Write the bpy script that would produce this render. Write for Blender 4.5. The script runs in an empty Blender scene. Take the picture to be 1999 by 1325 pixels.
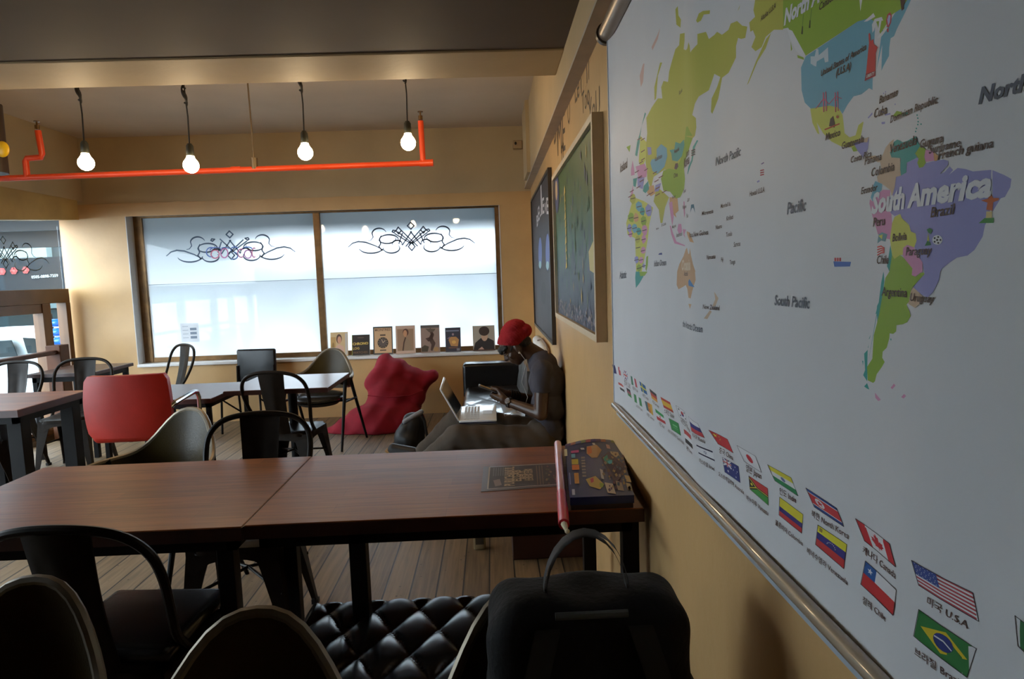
import bpy, bmesh, math, random
from mathutils import Vector, Matrix, Euler
random.seed(7)
C = bpy.context.scene.collection
sc = bpy.context.scene
PI = math.pi

# ---------------------------------------------------------------- camera, sky, exposure
F_PX, CAM_H = 1288.0, 1.45
RIGHT = Vector((0.99891214, -0.03192614, -0.03398914))
DOWN = Vector((-0.03690045, -0.0955288, -0.99474248))
FWD = Vector((0.02851135, 0.99491455, -0.09660297))
cam_d = bpy.data.cameras.new('camera')
cam = bpy.data.objects.new('camera', cam_d)
C.objects.link(cam)
cam_d.sensor_width = 36.0
cam_d.lens = F_PX / 1999.0 * 36.0
cam_d.clip_start = 0.02
cam.matrix_world = Matrix(((RIGHT.x, -DOWN.x, -FWD.x, 0), (RIGHT.y, -DOWN.y, -FWD.y, 0), (RIGHT.z, -DOWN.z, -FWD.z, CAM_H), (0, 0, 0, 1)))
sc.camera = cam
sc.view_settings.view_transform = 'Standard'
sc.view_settings.look = 'None'
sc.view_settings.gamma = 1.0
sc.view_settings.use_curve_mapping = False
sc.view_settings.exposure = 0.0
try:
    sc.cycles.use_denoising = True
    sc.cycles.max_bounces = 9
    sc.cycles.diffuse_bounces = 5
    sc.cycles.glossy_bounces = 4
    sc.cycles.transparent_max_bounces = 16
    sc.cycles.transmission_bounces = 6
    sc.cycles.sample_clamp_indirect = 6.0
    sc.cycles.caustics_reflective = False
    sc.cycles.blur_glossy = 0.5
except Exception:
    pass
world = bpy.data.worlds.new('overcast_sky')
sc.world = world
world.use_nodes = True
wn = world.node_tree
bg = wn.nodes['Background']
bg.inputs['Color'].default_value = (0.82, 0.91, 1.0, 1)
bg.inputs['Strength'].default_value = 16.5
BULB_POWER = 95.0

def ray(x, y):
    return RIGHT * (x - 999.5) + DOWN * (y - 662.5) + FWD * F_PX
def at_x(x, y, X):
    d = ray(x, y); return d * (X / d.x) + Vector((0, 0, CAM_H))
def at_y(x, y, Y):
    d = ray(x, y); return d * (Y / d.y) + Vector((0, 0, CAM_H))
def at_z(x, y, Z):
    d = ray(x, y); return d * ((Z - CAM_H) / d.z) + Vector((0, 0, CAM_H))

# ---------------------------------------------------------------- materials
MATS = {}
def srgb(r, g, b):
    def f(c):
        c /= 255.0
        return c / 12.92 if c <= 0.04045 else ((c + 0.055) / 1.055) ** 2.4
    return (f(r), f(g), f(b), 1)
def mat(key, col, rough=0.6, metal=0.0, var=0.06, scale=9.0, bump=0.0, bscale=60.0, coat=0.0, emit=0.0, spec=0.5, sheen=0.0):
    if key in MATS: return MATS[key]
    m = bpy.data.materials.new(key); MATS[key] = m
    m.use_nodes = True
    nt = m.node_tree; p = nt.nodes['Principled BSDF']
    if len(col) == 3: col = srgb(*col)
    p.inputs['Roughness'].default_value = rough
    p.inputs['Metallic'].default_value = metal
    p.inputs['Coat Weight'].default_value = coat
    p.inputs['Specular IOR Level'].default_value = spec
    p.inputs['Sheen Weight'].default_value = sheen
    if emit:
        p.inputs['Emission Color'].default_value = col
        p.inputs['Emission Strength'].default_value = emit
    tc = nt.nodes.new('ShaderNodeTexCoord')
    if var:
        n = nt.nodes.new('ShaderNodeTexNoise'); n.inputs['Scale'].default_value = scale; n.inputs['Detail'].default_value = 5
        r = nt.nodes.new('ShaderNodeValToRGB')
        r.color_ramp.elements[0].position = 0.3; r.color_ramp.elements[1].position = 0.7
        r.color_ramp.elements[0].color = tuple(c * (1 - var) for c in col[:3]) + (1,)
        r.color_ramp.elements[1].color = tuple(min(1, c * (1 + var)) for c in col[:3]) + (1,)
        nt.links.new(tc.outputs['Object'], n.inputs['Vector'])
        nt.links.new(n.outputs['Fac'], r.inputs['Fac'])
        nt.links.new(r.outputs['Color'], p.inputs['Base Color'])
    else:
        p.inputs['Base Color'].default_value = col
    if bump:
        n2 = nt.nodes.new('ShaderNodeTexNoise'); n2.inputs['Scale'].default_value = bscale; n2.inputs['Detail'].default_value = 6
        b = nt.nodes.new('ShaderNodeBump'); b.inputs['Strength'].default_value = bump; b.inputs['Distance'].default_value = 0.01
        nt.links.new(tc.outputs['Object'], n2.inputs['Vector'])
        nt.links.new(n2.outputs['Fac'], b.inputs['Height'])
        nt.links.new(b.outputs['Normal'], p.inputs['Normal'])
    return m
def ink(r, g, b):
    return mat('print_%d_%d_%d' % (r, g, b), (r, g, b), rough=0.55, var=0.0)
def wood(key, c1, c2, axis='x', rough=0.3, coat=0.2, plank=0.09, length=0.7):
    if key in MATS: return MATS[key]
    m = bpy.data.materials.new(key); MATS[key] = m
    m.use_nodes = True
    nt = m.node_tree; L = nt.links; p = nt.nodes['Principled BSDF']
    tc = nt.nodes.new('ShaderNodeTexCoord')
    mp = nt.nodes.new('ShaderNodeMapping')
    if axis == 'y': mp.inputs['Rotation'].default_value = (0, 0, PI / 2)
    L.new(tc.outputs['Object'], mp.inputs['Vector'])
    br = nt.nodes.new('ShaderNodeTexBrick')
    br.inputs['Scale'].default_value = 1.0
    br.inputs['Brick Width'].default_value = length
    br.inputs['Row Height'].default_value = plank
    br.inputs['Mortar Size'].default_value = 0.0006
    br.inputs['Color1'].default_value = (0.25, 0.25, 0.25, 1); br.inputs['Color2'].default_value = (0.8, 0.8, 0.8, 1)
    br.inputs['Mortar'].default_value = (0.1, 0.1, 0.1, 1)
    L.new(mp.outputs['Vector'], br.inputs['Vector'])
    st = nt.nodes.new('ShaderNodeMapping'); st.inputs['Scale'].default_value = (2.5, 45, 45)
    L.new(mp.outputs['Vector'], st.inputs['Vector'])
    n = nt.nodes.new('ShaderNodeTexNoise'); n.inputs['Scale'].default_value = 2.0; n.inputs['Detail'].default_value = 7
    L.new(st.outputs['Vector'], n.inputs['Vector'])
    mx = nt.nodes.new('ShaderNodeMix'); mx.data_type = 'RGBA'; mx.inputs['Factor'].default_value = 0.35
    L.new(n.outputs['Fac'], mx.inputs['A']); L.new(br.outputs['Color'], mx.inputs['B'])
    r = nt.nodes.new('ShaderNodeValToRGB')
    r.color_ramp.elements[0].position = 0.25; r.color_ramp.elements[1].position = 0.75
    r.color_ramp.elements[0].color = srgb(*c1); r.color_ramp.elements[1].color = srgb(*c2)
    L.new(mx.outputs['Result'], r.inputs['Fac']); L.new(r.outputs['Color'], p.inputs['Base Color'])
    b = nt.nodes.new('ShaderNodeBump'); b.inputs['Strength'].default_value = 0.12; b.inputs['Distance'].default_value = 0.003
    L.new(n.outputs['Fac'], b.inputs['Height']); L.new(b.outputs['Normal'], p.inputs['Normal'])
    p.inputs['Roughness'].default_value = rough; p.inputs['Specular IOR Level'].default_value = 0.35; p.inputs['Coat Weight'].default_value = coat; p.inputs['Coat Roughness'].default_value = 0.25
    return m
def deck_mat():
    m = bpy.data.materials.new('weathered_deck_boards'); m.use_nodes = True
    nt = m.node_tree; L = nt.links; p = nt.nodes['Principled BSDF']
    tc = nt.nodes.new('ShaderNodeTexCoord')
    mp = nt.nodes.new('ShaderNodeMapping'); mp.inputs['Rotation'].default_value = (0, 0, PI / 2); mp.inputs['Location'].default_value = (0, 0.06, 0)
    L.new(tc.outputs['Object'], mp.inputs['Vector'])
    br = nt.nodes.new('ShaderNodeTexBrick'); br.inputs['Scale'].default_value = 1.0
    br.inputs['Brick Width'].default_value = 2.6; br.inputs['Row Height'].default_value = 0.123
    br.inputs['Mortar Size'].default_value = 0.004; br.inputs['Mortar Smooth'].default_value = 0.1
    br.inputs['Color1'].default_value = (0.2, 0.2, 0.2, 1); br.inputs['Color2'].default_value = (0.85, 0.85, 0.85, 1)
    L.new(mp.outputs['Vector'], br.inputs['Vector'])
    st = nt.nodes.new('ShaderNodeMapping'); st.inputs['Scale'].default_value = (1.2, 22, 22)
    L.new(mp.outputs['Vector'], st.inputs['Vector'])
    n = nt.nodes.new('ShaderNodeTexNoise'); n.inputs['Scale'].default_value = 2.4; n.inputs['Detail'].default_value = 8; n.inputs['Distortion'].default_value = 0.6
    L.new(st.outputs['Vector'], n.inputs['Vector'])
    k = nt.nodes.new('ShaderNodeTexVoronoi'); k.inputs['Scale'].default_value = 16.5
    L.new(tc.outputs['Object'], k.inputs['Vector'])
    kr = nt.nodes.new('ShaderNodeValToRGB'); kr.color_ramp.elements[0].position = 0.04; kr.color_ramp.elements[1].position = 0.11
    kr.color_ramp.elements[0].color = (0.25, 0.18, 0.12, 1); kr.color_ramp.elements[1].color = (1, 1, 1, 1)
    L.new(k.outputs['Distance'], kr.inputs['Fac'])
    mx = nt.nodes.new('ShaderNodeMix'); mx.data_type = 'RGBA'; mx.inputs['Factor'].default_value = 0.35
    L.new(n.outputs['Fac'], mx.inputs['A']); L.new(br.outputs['Color'], mx.inputs['B'])
    r = nt.nodes.new('ShaderNodeValToRGB')
    r.color_ramp.elements[0].position = 0.25; r.color_ramp.elements[1].position = 0.75
    r.color_ramp.elements[0].color = srgb(74, 58, 40); r.color_ramp.elements[1].color = srgb(142, 118, 88)
    L.new(mx.outputs['Result'], r.inputs['Fac'])
    m1 = nt.nodes.new('ShaderNodeMix'); m1.data_type = 'RGBA'; m1.blend_type = 'MULTIPLY'; m1.inputs['Factor'].default_value = 1
    L.new(r.outputs['Color'], m1.inputs['A']); L.new(kr.outputs['Color'], m1.inputs['B'])
    m2 = nt.nodes.new('ShaderNodeMix'); m2.data_type = 'RGBA'
    L.new(br.outputs['Fac'], m2.inputs['Factor']); L.new(m1.outputs['Result'], m2.inputs['A']); m2.inputs['B'].default_value = (0.012, 0.009, 0.006, 1)
    L.new(m2.outputs['Result'], p.inputs['Base Color'])
    p.inputs['Roughness'].default_value = 0.55
    b = nt.nodes.new('ShaderNodeBump'); b.inputs['Strength'].default_value = 0.8; b.inputs['Distance'].default_value = 0.006; b.invert = True
    L.new(br.outputs['Fac'], b.inputs['Height']); L.new(b.outputs['Normal'], p.inputs['Normal'])
    return m
def reflect_fac(nt, base, edge):
    lw = nt.nodes.new('ShaderNodeLayerWeight'); lw.inputs['Blend'].default_value = 0.5
    pw = nt.nodes.new('ShaderNodeMath'); pw.operation = 'POWER'; pw.inputs[1].default_value = 5.0
    ma = nt.nodes.new('ShaderNodeMath'); ma.operation = 'MULTIPLY_ADD'; ma.inputs[1].default_value = edge; ma.inputs[2].default_value = base
    nt.links.new(lw.outputs['Facing'], pw.inputs[0]); nt.links.new(pw.outputs[0], ma.inputs[0])
    return ma
def glass_mat(key, tint=(0.93, 0.97, 0.98), rough=0.0):
    if key in MATS: return MATS[key]
    m = bpy.data.materials.new(key); MATS[key] = m; m.use_nodes = True
    nt = m.node_tree; nt.nodes.remove(nt.nodes['Principled BSDF']); out = nt.nodes['Material Output']
    t = nt.nodes.new('ShaderNodeBsdfTransparent'); t.inputs['Color'].default_value = tint + (1,)
    g = nt.nodes.new('ShaderNodeBsdfGlossy'); g.inputs['Roughness'].default_value = rough
    fr = reflect_fac(nt, 0.03, 0.7)
    mx = nt.nodes.new('ShaderNodeMixShader')
    nt.links.new(fr.outputs[0], mx.inputs['Fac']); nt.links.new(t.outputs['BSDF'], mx.inputs[1]); nt.links.new(g.outputs['BSDF'], mx.inputs[2])
    nt.links.new(mx.outputs['Shader'], out.inputs['Surface'])
    return m
def frosted_mat(key, clear, rough):
    if key in MATS: return MATS[key]
    m = bpy.data.materials.new(key); MATS[key] = m; m.use_nodes = True
    nt = m.node_tree; nt.nodes.remove(nt.nodes['Principled BSDF']); out = nt.nodes['Material Output']
    tl = nt.nodes.new('ShaderNodeBsdfTranslucent'); tl.inputs['Color'].default_value = (0.9, 0.92, 0.94, 1)
    rf = nt.nodes.new('ShaderNodeBsdfRefraction'); rf.inputs['IOR'].default_value = 1.25; rf.inputs['Roughness'].default_value = rough
    rf.inputs['Color'].default_value = (0.92, 0.96, 0.98, 1)
    tc = nt.nodes.new('ShaderNodeTexCoord'); n = nt.nodes.new('ShaderNodeTexNoise'); n.inputs['Scale'].default_value = 2.2
    nt.links.new(tc.outputs['Object'], n.inputs['Vector'])
    mr = nt.nodes.new('ShaderNodeMapRange'); mr.inputs['From Min'].default_value = 0.3; mr.inputs['From Max'].default_value = 0.7
    mr.inputs['To Min'].default_value = clear * 0.75; mr.inputs['To Max'].default_value = clear * 1.25
    nt.links.new(n.outputs['Fac'], mr.inputs['Value'])
    m1 = nt.nodes.new('ShaderNodeMixShader')
    nt.links.new(mr.outputs['Result'], m1.inputs['Fac']); nt.links.new(tl.outputs['BSDF'], m1.inputs[1]); nt.links.new(rf.outputs['BSDF'], m1.inputs[2])
    g = nt.nodes.new('ShaderNodeBsdfGlossy'); g.inputs['Roughness'].default_value = 0.008
    fr = reflect_fac(nt, 0.028, 0.6)
    m2 = nt.nodes.new('ShaderNodeMixShader')
    nt.links.new(fr.outputs[0], m2.inputs['Fac']); nt.links.new(m1.outputs['Shader'], m2.inputs[1]); nt.links.new(g.outputs['BSDF'], m2.inputs[2])
    nt.links.new(m2.outputs['Shader'], out.inputs['Surface'])
    return m

def wpos(o):
    while o is not None:
        if '_wp' in o.keys(): return Vector(o['_wp'])
        o = o.parent
    return Vector((0, 0, 0))
# ---------------------------------------------------------------- mesh builder
class MB:
    def __init__(s): s.v = []; s.f = []; s.m = []; s.cm = 0
    def face(s, pts, flip=False):
        i = len(s.v); s.v += [Vector(p) for p in pts]
        idx = list(range(i, i + len(pts)))
        s.f.append(idx[::-1] if flip else idx); s.m.append(s.cm)
    def grid(s, rows, closed_u=False, closed_v=False):
        i = len(s.v); n = len(rows[0])
        for r in rows: s.v += [Vector(p) for p in r]
        R = len(rows)
        for a in range(R if closed_v else R - 1):
            for b in range(n if closed_u else n - 1):
                a2, b2 = (a + 1) % R, (b + 1) % n
                s.f.append([i + a * n + b, i + a * n + b2, i + a2 * n + b2, i + a2 * n + b]); s.m.append(s.cm)
        return i
    def box(s, lo, hi, mtx=None):
        x0, y0, z0 = lo; x1, y1, z1 = hi
        p = [Vector(q) for q in ((x0, y0, z0), (x1, y0, z0), (x1, y1, z0), (x0, y1, z0), (x0, y0, z1), (x1, y0, z1), (x1, y1, z1), (x0, y1, z1))]
        if mtx: p = [mtx @ q for q in p]
        i = len(s.v); s.v += p
        for q in ((0, 3, 2, 1), (4, 5, 6, 7), (0, 1, 5, 4), (1, 2, 6, 5), (2, 3, 7, 6), (3, 0, 4, 7)):
            s.f.append([i + k for k in q]); s.m.append(s.cm)
    def rbox(s, lo, hi, r, seg=4, mtx=None, power=None):
        # rounded box by projecting a subdivided cube
        c = [(lo[k] + hi[k]) / 2 for k in range(3)]; h = [(hi[k] - lo[k]) / 2 for k in range(3)]
        r = min(r, min(h) * 0.999)
        inn = [h[k] - r for k in range(3)]
        def coords(k):
            a = [-h[k]] + [-inn[k] - r * math.cos(j * PI / 2 / seg) for j in range(1, seg)] 
            a = [-inn[k] - r * math.cos(j * PI / 2 / seg) if False else -h[k] + (r) * j / seg for j in range(seg + 1)]
            n = max(1, int(inn[k] * 2 / 0.12))
            mid = [-inn[k] + 2 * inn[k] * j / n for j in range(1, n)]
            b = [-q for q in a][::-1]
            if inn[k] < 1e-6: b = b[1:]
            return a + mid + b
        cs = [coords(k) for k in range(3)]
        def proj(p):
            q = [max(-inn[k], min(inn[k], p[k])) for k in range(3)]
            d = Vector([p[k] - q[k] for k in range(3)])
            if d.length > 1e-9: d = d.normalized() * r
            w = Vector([q[k] + d[k] + c[k] for k in range(3)])
            return mtx @ w if mtx else w
        for ax in range(3):
            u, v = (ax + 1) % 3, (ax + 2) % 3
            for sg in (-1, 1):
                rows = []
                for b in cs[v]:
                    row = []
                    for a in cs[u]:
                        p = [0, 0, 0]; p[ax] = sg * h[ax]; p[u] = a; p[v] = b
                        row.append(proj(p))
                    rows.append(row if sg > 0 else row[::-1])
                s.grid(rows)
    def tube(s, path, r, seg=8, caps=True, closed=False):
        P = [Vector(p) for p in path]; n = len(P)
        rad = r if isinstance(r, (list, tuple)) else [r] * n
        rings = []; prev = None
        for i in range(n):
            if closed: t = P[(i + 1) % n] - P[i - 1]
            else: t = P[min(i + 1, n - 1)] - P[max(i - 1, 0)]
            t.normalize()
            if prev is None:
                a = Vector((0, 0, 1)) if abs(t.z) < 0.9 else Vector((1, 0, 0))
                u = t.cross(a).normalized()
            else:
                u = (prev - t * prev.dot(t)).normalized()
            prev = u; w = t.cross(u)
            rings.append([P[i] + (u * math.cos(k * 2 * PI / seg) + w * math.sin(k * 2 * PI / seg)) * rad[i] for k in range(seg)])
        i0 = s.grid(rings, closed_u=True, closed_v=closed)
        if caps and not closed:
            s.f.append([i0 + k for k in range(seg)][::-1]); s.m.append(s.cm)
            e = i0 + (n - 1) * seg; s.f.append([e + k for k in range(seg)]); s.m.append(s.cm)
    def lathe(s, prof, seg=20, mtx=None):
        rows = []
        for r, z in prof:
            row = [Vector((max(r, 1e-5) * math.cos(k * 2 * PI / seg), max(r, 1e-5) * math.sin(k * 2 * PI / seg), z)) for k in range(seg)]
            rows.append([mtx @ q for q in row] if mtx else row)
        s.grid(rows, closed_u=True)
    def ball(s, c, r, mtx=None, seg=16, rings=10):
        if not isinstance(r, (tuple, list)): r = (r, r, r)
        rows = []
        for a in range(rings + 1):
            th = PI * a / rings
            row = []
            for k in range(seg):
                ph = 2 * PI * k / seg
                q = Vector((r[0] * max(math.sin(th), 1e-4) * math.cos(ph), r[1] * max(math.sin(th), 1e-4) * math.sin(ph), -r[2] * math.cos(th)))
                if mtx: q = mtx @ q
                row.append(q + Vector(c))
            rows.append(row)
        s.grid(rows, closed_u=True)
    def capsule(s, a, b, ra, rb, seg=14):
        a = Vector(a); b = Vector(b); d = (b - a); L = d.length; t = d.normalized()
        pts = []; rr = []
        for k in range(5):
            th = PI / 2 * k / 4
            pts.append(a - t * ra * math.cos(th)); rr.append(max(ra * math.sin(th), 1e-4))
        for k in range(5):
            th = PI / 2 * k / 4
            pts.append(b + t * rb * math.sin(th)); rr.append(max(rb * math.cos(th), 1e-4))
        s.tube(pts, rr, seg)
    def prism(s, poly, o, u, v, n, t):
        o, u, v, n = Vector(o), Vector(u), Vector(v), Vector(n)
        A = [o + u * p[0] + v * p[1] for p in poly]; B = [q + n * t for q in A]
        s.face(A, True); s.face(B)
        m = len(poly)
        for k in range(m): s.face([A[k], A[(k + 1) % m], B[(k + 1) % m], B[k]])
    def build(s, name, mats, parent=None, world=False, smooth=None, bevel=0.0, bseg=2, merge=True, sub=0, link=True):
        me = bpy.data.meshes.new(name)
        off = Vector((0, 0, 0))
        if world and parent is not None:
            off = wpos(parent)
        me.from_pydata([tuple(q - off) for q in s.v], [], s.f)
        if not isinstance(mats, (list, tuple)): mats = [mats]
        for m in mats: me.materials.append(m)
        for p, k in zip(me.polygons, s.m): p.material_index = min(k, len(mats) - 1)
        bm = bmesh.new(); bm.from_mesh(me)
        if merge: bmesh.ops.remove_doubles(bm, verts=bm.verts, dist=0.00005)
        bmesh.ops.recalc_face_normals(bm, faces=bm.faces)
        if bevel:
            ed = [e for e in bm.edges if len(e.link_faces) == 2 and e.calc_face_angle(0) > 0.6]
            bmesh.ops.bevel(bm, geom=ed, offset=bevel, segments=bseg, affect='EDGES', profile=0.5, clamp_overlap=True)
        bm.to_mesh(me); bm.free()
        if smooth is None: smooth = 35
        if smooth:
            me.polygons.foreach_set('use_smooth', [True] * len(me.polygons))
            me.set_sharp_from_angle(angle=math.radians(smooth))
        o = bpy.data.objects.new(name, me)
        if link: C.objects.link(o)
        if parent is not None: o.parent = parent
        if sub:
            md = o.modifiers.new('subsurf', 'SUBSURF'); md.levels = sub; md.render_levels = sub
        return o
def empty(name, loc, rz=0.0):
    o = bpy.data.objects.new(name, None); C.objects.link(o)
    o.empty_display_size = 0.05
    o.location = loc; o.rotation_euler = (0, 0, rz); o['_wp'] = tuple(loc)
    return o
def tag(o, label, cat, group=None):
    o['label'] = label; o['category'] = cat
    if group: o['group'] = group
    if '_wp' in o.keys(): pass
    return o
def thing(name, label, cat, loc=(0, 0, 0), rz=0.0, group=None):
    return tag(empty(name, loc, rz), label, cat, group)
def struct(o, label=None):
    o['kind'] = 'structure'
    if label: o['label'] = label
    return o
def copy_tree(o, parent=None):
    c = o.copy(); C.objects.link(c)
    if parent is not None: c.parent = parent
    for ch in [q for q in bpy.data.objects if q.parent == o]: copy_tree(ch, c)
    return c
def voxel(mb, name, mats, vs=0.006, smooth=3, parent=None, world=True, noise=None, extra=None):
    """one continuous surface grown round every shape in the builder"""
    t = mb.build('tmp', mats, None, smooth=0, merge=False)
    r = t.modifiers.new('r', 'REMESH'); r.mode = 'VOXEL'; r.voxel_size = vs
    if smooth:
        s = t.modifiers.new('s', 'SMOOTH'); s.factor = 0.5; s.iterations = smooth
    dg = bpy.context.evaluated_depsgraph_get(); dg.update()
    me = bpy.data.meshes.new_from_object(t.evaluated_get(dg))
    bpy.data.objects.remove(t, do_unlink=True)
    me.name = name
    off = Vector((0, 0, 0))
    if world and parent is not None: off = wpos(parent)
    for v in me.vertices:
        if noise: v.co = v.co + v.normal * noise(v.co)
    for v in me.vertices: v.co = v.co - off
    if extra: extra(me, off)
    me.materials.clear()
    for m in (mats if isinstance(mats, (list, tuple)) else [mats]): me.materials.append(m)
    me.polygons.foreach_set('use_smooth', [True] * len(me.polygons))
    o = bpy.data.objects.new(name, me); C.objects.link(o)
    if parent is not None: o.parent = parent
    return o
TXT = {}
def text2d(s, bold=0.012, shear=0.0):
    k = (s, bold, shear)
    if k in TXT: return TXT[k]
    cu = bpy.data.curves.new('t', 'FONT'); cu.body = s; cu.size = 1.0; cu.offset = bold; cu.shear = shear; cu.resolution_u = 2
    o = bpy.data.objects.new('t', cu); C.objects.link(o)
    dg = bpy.context.evaluated_depsgraph_get(); dg.update()
    me = bpy.data.meshes.new_from_object(o.evaluated_get(dg))
    vs = [(v.co.x, v.co.y) for v in me.vertices]; fs = [list(p.vertices) for p in me.polygons]
    bpy.data.objects.remove(o, do_unlink=True); bpy.data.meshes.remove(me); bpy.data.curves.remove(cu)
    x0 = min([v[0] for v in vs] or [0]); x1 = max([v[0] for v in vs] or [1])
    TXT[k] = (vs, fs, x0, max(x1 - x0, 1e-3)); return TXT[k]
class Print:
    """flat printing on a surface: every shape is given in the surface's own coordinates"""
    def __init__(s, to3d, normal, step=0.0006):
        s.to3d = to3d; s.n = Vector(normal); s.step = step; s.mb = MB(); s.mats = []; s.layer = 1
    def mi(s, m):
        if m not in s.mats: s.mats.append(m)
        s.mb.cm = s.mats.index(m)
    def poly(s, pts, m, layer=None):
        s.mi(m); l = s.layer if layer is None else layer
        s.mb.face([s.to3d(p) + s.n * (s.step * l) for p in pts])
    def stroke(s, pts, w, m, layer=None, closed=False):
        P = [Vector((p[0], p[1])) for p in pts]
        n = len(P)
        W = w if isinstance(w, (list, tuple)) else [w] * n
        for i in range(n if closed else n - 1):
            a, b = P[i], P[(i + 1) % n]
            d = (b - a)
            if d.length < 1e-9: continue
            q = Vector((-d.y, d.x)).normalized()
            wa, wb = W[i] / 2, W[(i + 1) % n] / 2
            e = d.normalized() * min(wa, wb) * 0.6
            s.poly([a - e + q * wa, b + e + q * wb, b + e - q * wb, a - e - q * wa], m, layer)
    def disc(s, c, r, m, layer=None, seg=16, ry=None):
        ry = ry or r
        s.poly([(c[0] + r * math.cos(k * 2 * PI / seg), c[1] + ry * math.sin(k * 2 * PI / seg)) for k in range(seg)], m, layer)
    def text(s, t, a, b, m, layer=None, bold=0.012, shear=0.0, hscale=1.0, size=None, drop=0.0):
        """set text with its baseline from a to b"""
        vs, fs, x0, w = text2d(t, bold, shear)
        A, B = s.to3d(a), s.to3d(b)
        u = (B - A); k = (u.length / w) if size is None else size
        u.normalize(); up = s.n.cross(u).normalized()
        s.mi(m); l = s.layer if layer is None else layer
        i = len(s.mb.v)
        for x, y in vs: s.mb.v.append(A + u * ((x - x0) * k) + up * ((y - drop) * k * hscale) + s.n * (s.step * l))
        for f in fs: s.mb.f.append([i + q for q in f]); s.mb.m.append(s.mb.cm)
    def build(s, name, parent=None, world=True, cuts=None, bend=None):
        o = s.mb.build(name, s.mats or [ink(0, 0, 0)], parent, world=world, smooth=0, merge=False)
        # the print faces the viewer side of its surface
        me = o.data
        bm = bmesh.new(); bm.from_mesh(me)
        off = wpos(parent) if (parent is not None and world) else Vector((0, 0, 0))
        if cuts:
            for axis, val in cuts:
                co = Vector((0, 0, 0)); co[axis] = val - off[axis]
                no = Vector((0, 0, 0)); no[axis] = 1
                bmesh.ops.bisect_plane(bm, geom=bm.verts[:] + bm.edges[:] + bm.faces[:], plane_co=co, plane_no=no, dist=1e-6)
            for v in bm.verts: v.co += bend(v.co + off)
        bm.normal_update()
        for f in bm.faces:
            if f.normal.dot(s.n) < 0: f.normal_flip()
        bm.to_mesh(me); bm.free()
        return o
# ---------------------------------------------------------------- the room
XR, YF, XL = 0.452, 7.037, -4.40       # right wall, window wall, glazed left wall
paint = mat('cream_wall_paint', (0.57, 0.352, 0.15, 1), rough=0.42, var=0.07, scale=3.0, bump=0.12, bscale=25)
paint_up = mat('cream_upper_paint', (0.50, 0.375, 0.21, 1), rough=0.6, var=0.08, scale=2.0, bump=0.15, bscale=18)
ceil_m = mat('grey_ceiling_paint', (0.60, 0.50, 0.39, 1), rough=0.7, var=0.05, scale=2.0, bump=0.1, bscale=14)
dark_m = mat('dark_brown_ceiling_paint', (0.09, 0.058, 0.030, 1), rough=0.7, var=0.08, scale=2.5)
white_m = mat('white_gloss_paint', (0.72, 0.70, 0.68, 1), rough=0.35, var=0.03)
reveal_m = mat('pale_reveal_paint', (0.55, 0.54, 0.52, 1), rough=0.5, var=0.05)
brass_m = mat('bronze_window_frame', (112, 82, 48), rough=0.36, metal=0.6, var=0.25, scale=14)
steel_blk = mat('black_steel', (0.008, 0.007, 0.007, 1), rough=0.5, metal=0.0, var=0.1, spec=0.12)

def boxobj(name, boxes, m, parent=None, world=False, bevel=0.0, label=None, kind=True):
    b = MB()
    for lo, hi in boxes: b.box(lo, hi)
    o = b.build(name, m, parent, world=world, bevel=bevel, smooth=0)
    if kind and parent is None: struct(o, label)
    return o
boxobj('floor', [((-4.62, -2.7, -0.05), (0.62, 7.3, 0.0))], deck_mat(), label='weathered grey brown wooden plank floor')
# window wall
wx0, wx1, wz0, wz1 = -3.755, 0.115, 0.645, 2.205
boxobj('wall_far', [((-4.43, YF, -0.05), (wx0, 7.32, 2.205)), ((wx1, YF, -0.05), (0.60, 7.32, 2.205)),
                    ((wx0, YF, -0.05), (wx1, 7.32, wz0)), ((-4.43, YF, 2.205), (0.60, 7.32, 2.325))], paint,
       label='cream painted wall with the big frosted window')
boxobj('wall_far_upper', [((-4.62, YF + 0.03, 2.325), (0.60, 7.32, 3.05))], paint_up, label='darker cream beam face above the frosted window')
hb = MB()
hb.grid([[(-4.4 + 0.1 * k, YF - 0.004, 2.19 if r == 0 else 2.322 + 0.012 * math.sin(k * 1.7) * math.sin(k * 0.61)) for k in range(49)] for r in range(2)])
hb.grid([[(-4.4 + 0.1 * k, YF - 0.004 + 0.034 * r, 2.322 + 0.012 * math.sin(k * 1.7) * math.sin(k * 0.61)) for k in range(49)] for r in range(2)])
hb.grid([[(-4.4 + 0.1 * k, YF - 0.004 + 0.01 * r, 2.19) for k in range(49)] for r in range(2)])
struct(hb.build('trim_1', paint, smooth=0), 'cream plaster band with a ragged top edge over the frosted window')
boxobj('wall_right', [((XR, -2.7, -0.05), (0.62, YF + 0.02, 2.37))], paint, label='cream painted right wall carrying the world map')
boxobj('wall_right_upper', [((0.393, 3.7, 2.365), (0.62, YF + 0.02, 3.05)), ((0.393, -2.7, 2.365), (0.62, 3.7, 2.60))], paint_up, label='upper right wall above the grey ledge')
boxobj('trim_2', [((0.388, -2.7, 2.352), (0.47, YF + 0.02, 2.366))], mat('grey_ledge_paint', (0.42, 0.36, 0.30, 1), rough=0.5, var=0.1), label='grey ledge running along the top of the right wall')
boxobj('trim_3', [((0.36, 6.05, 2.37), (0.40, 6.6, 3.0))], paint_up, label='shallow plaster pilaster on the upper right wall')
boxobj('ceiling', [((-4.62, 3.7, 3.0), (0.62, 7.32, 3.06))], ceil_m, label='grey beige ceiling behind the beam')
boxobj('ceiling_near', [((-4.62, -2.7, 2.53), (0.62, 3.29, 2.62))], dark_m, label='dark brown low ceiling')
boxobj('ceiling_beam', [((-4.62, 3.29, 2.522), (0.393, 3.70, 3.02))], paint_up, bevel=0.006, label='cream painted ceiling beam')
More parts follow.
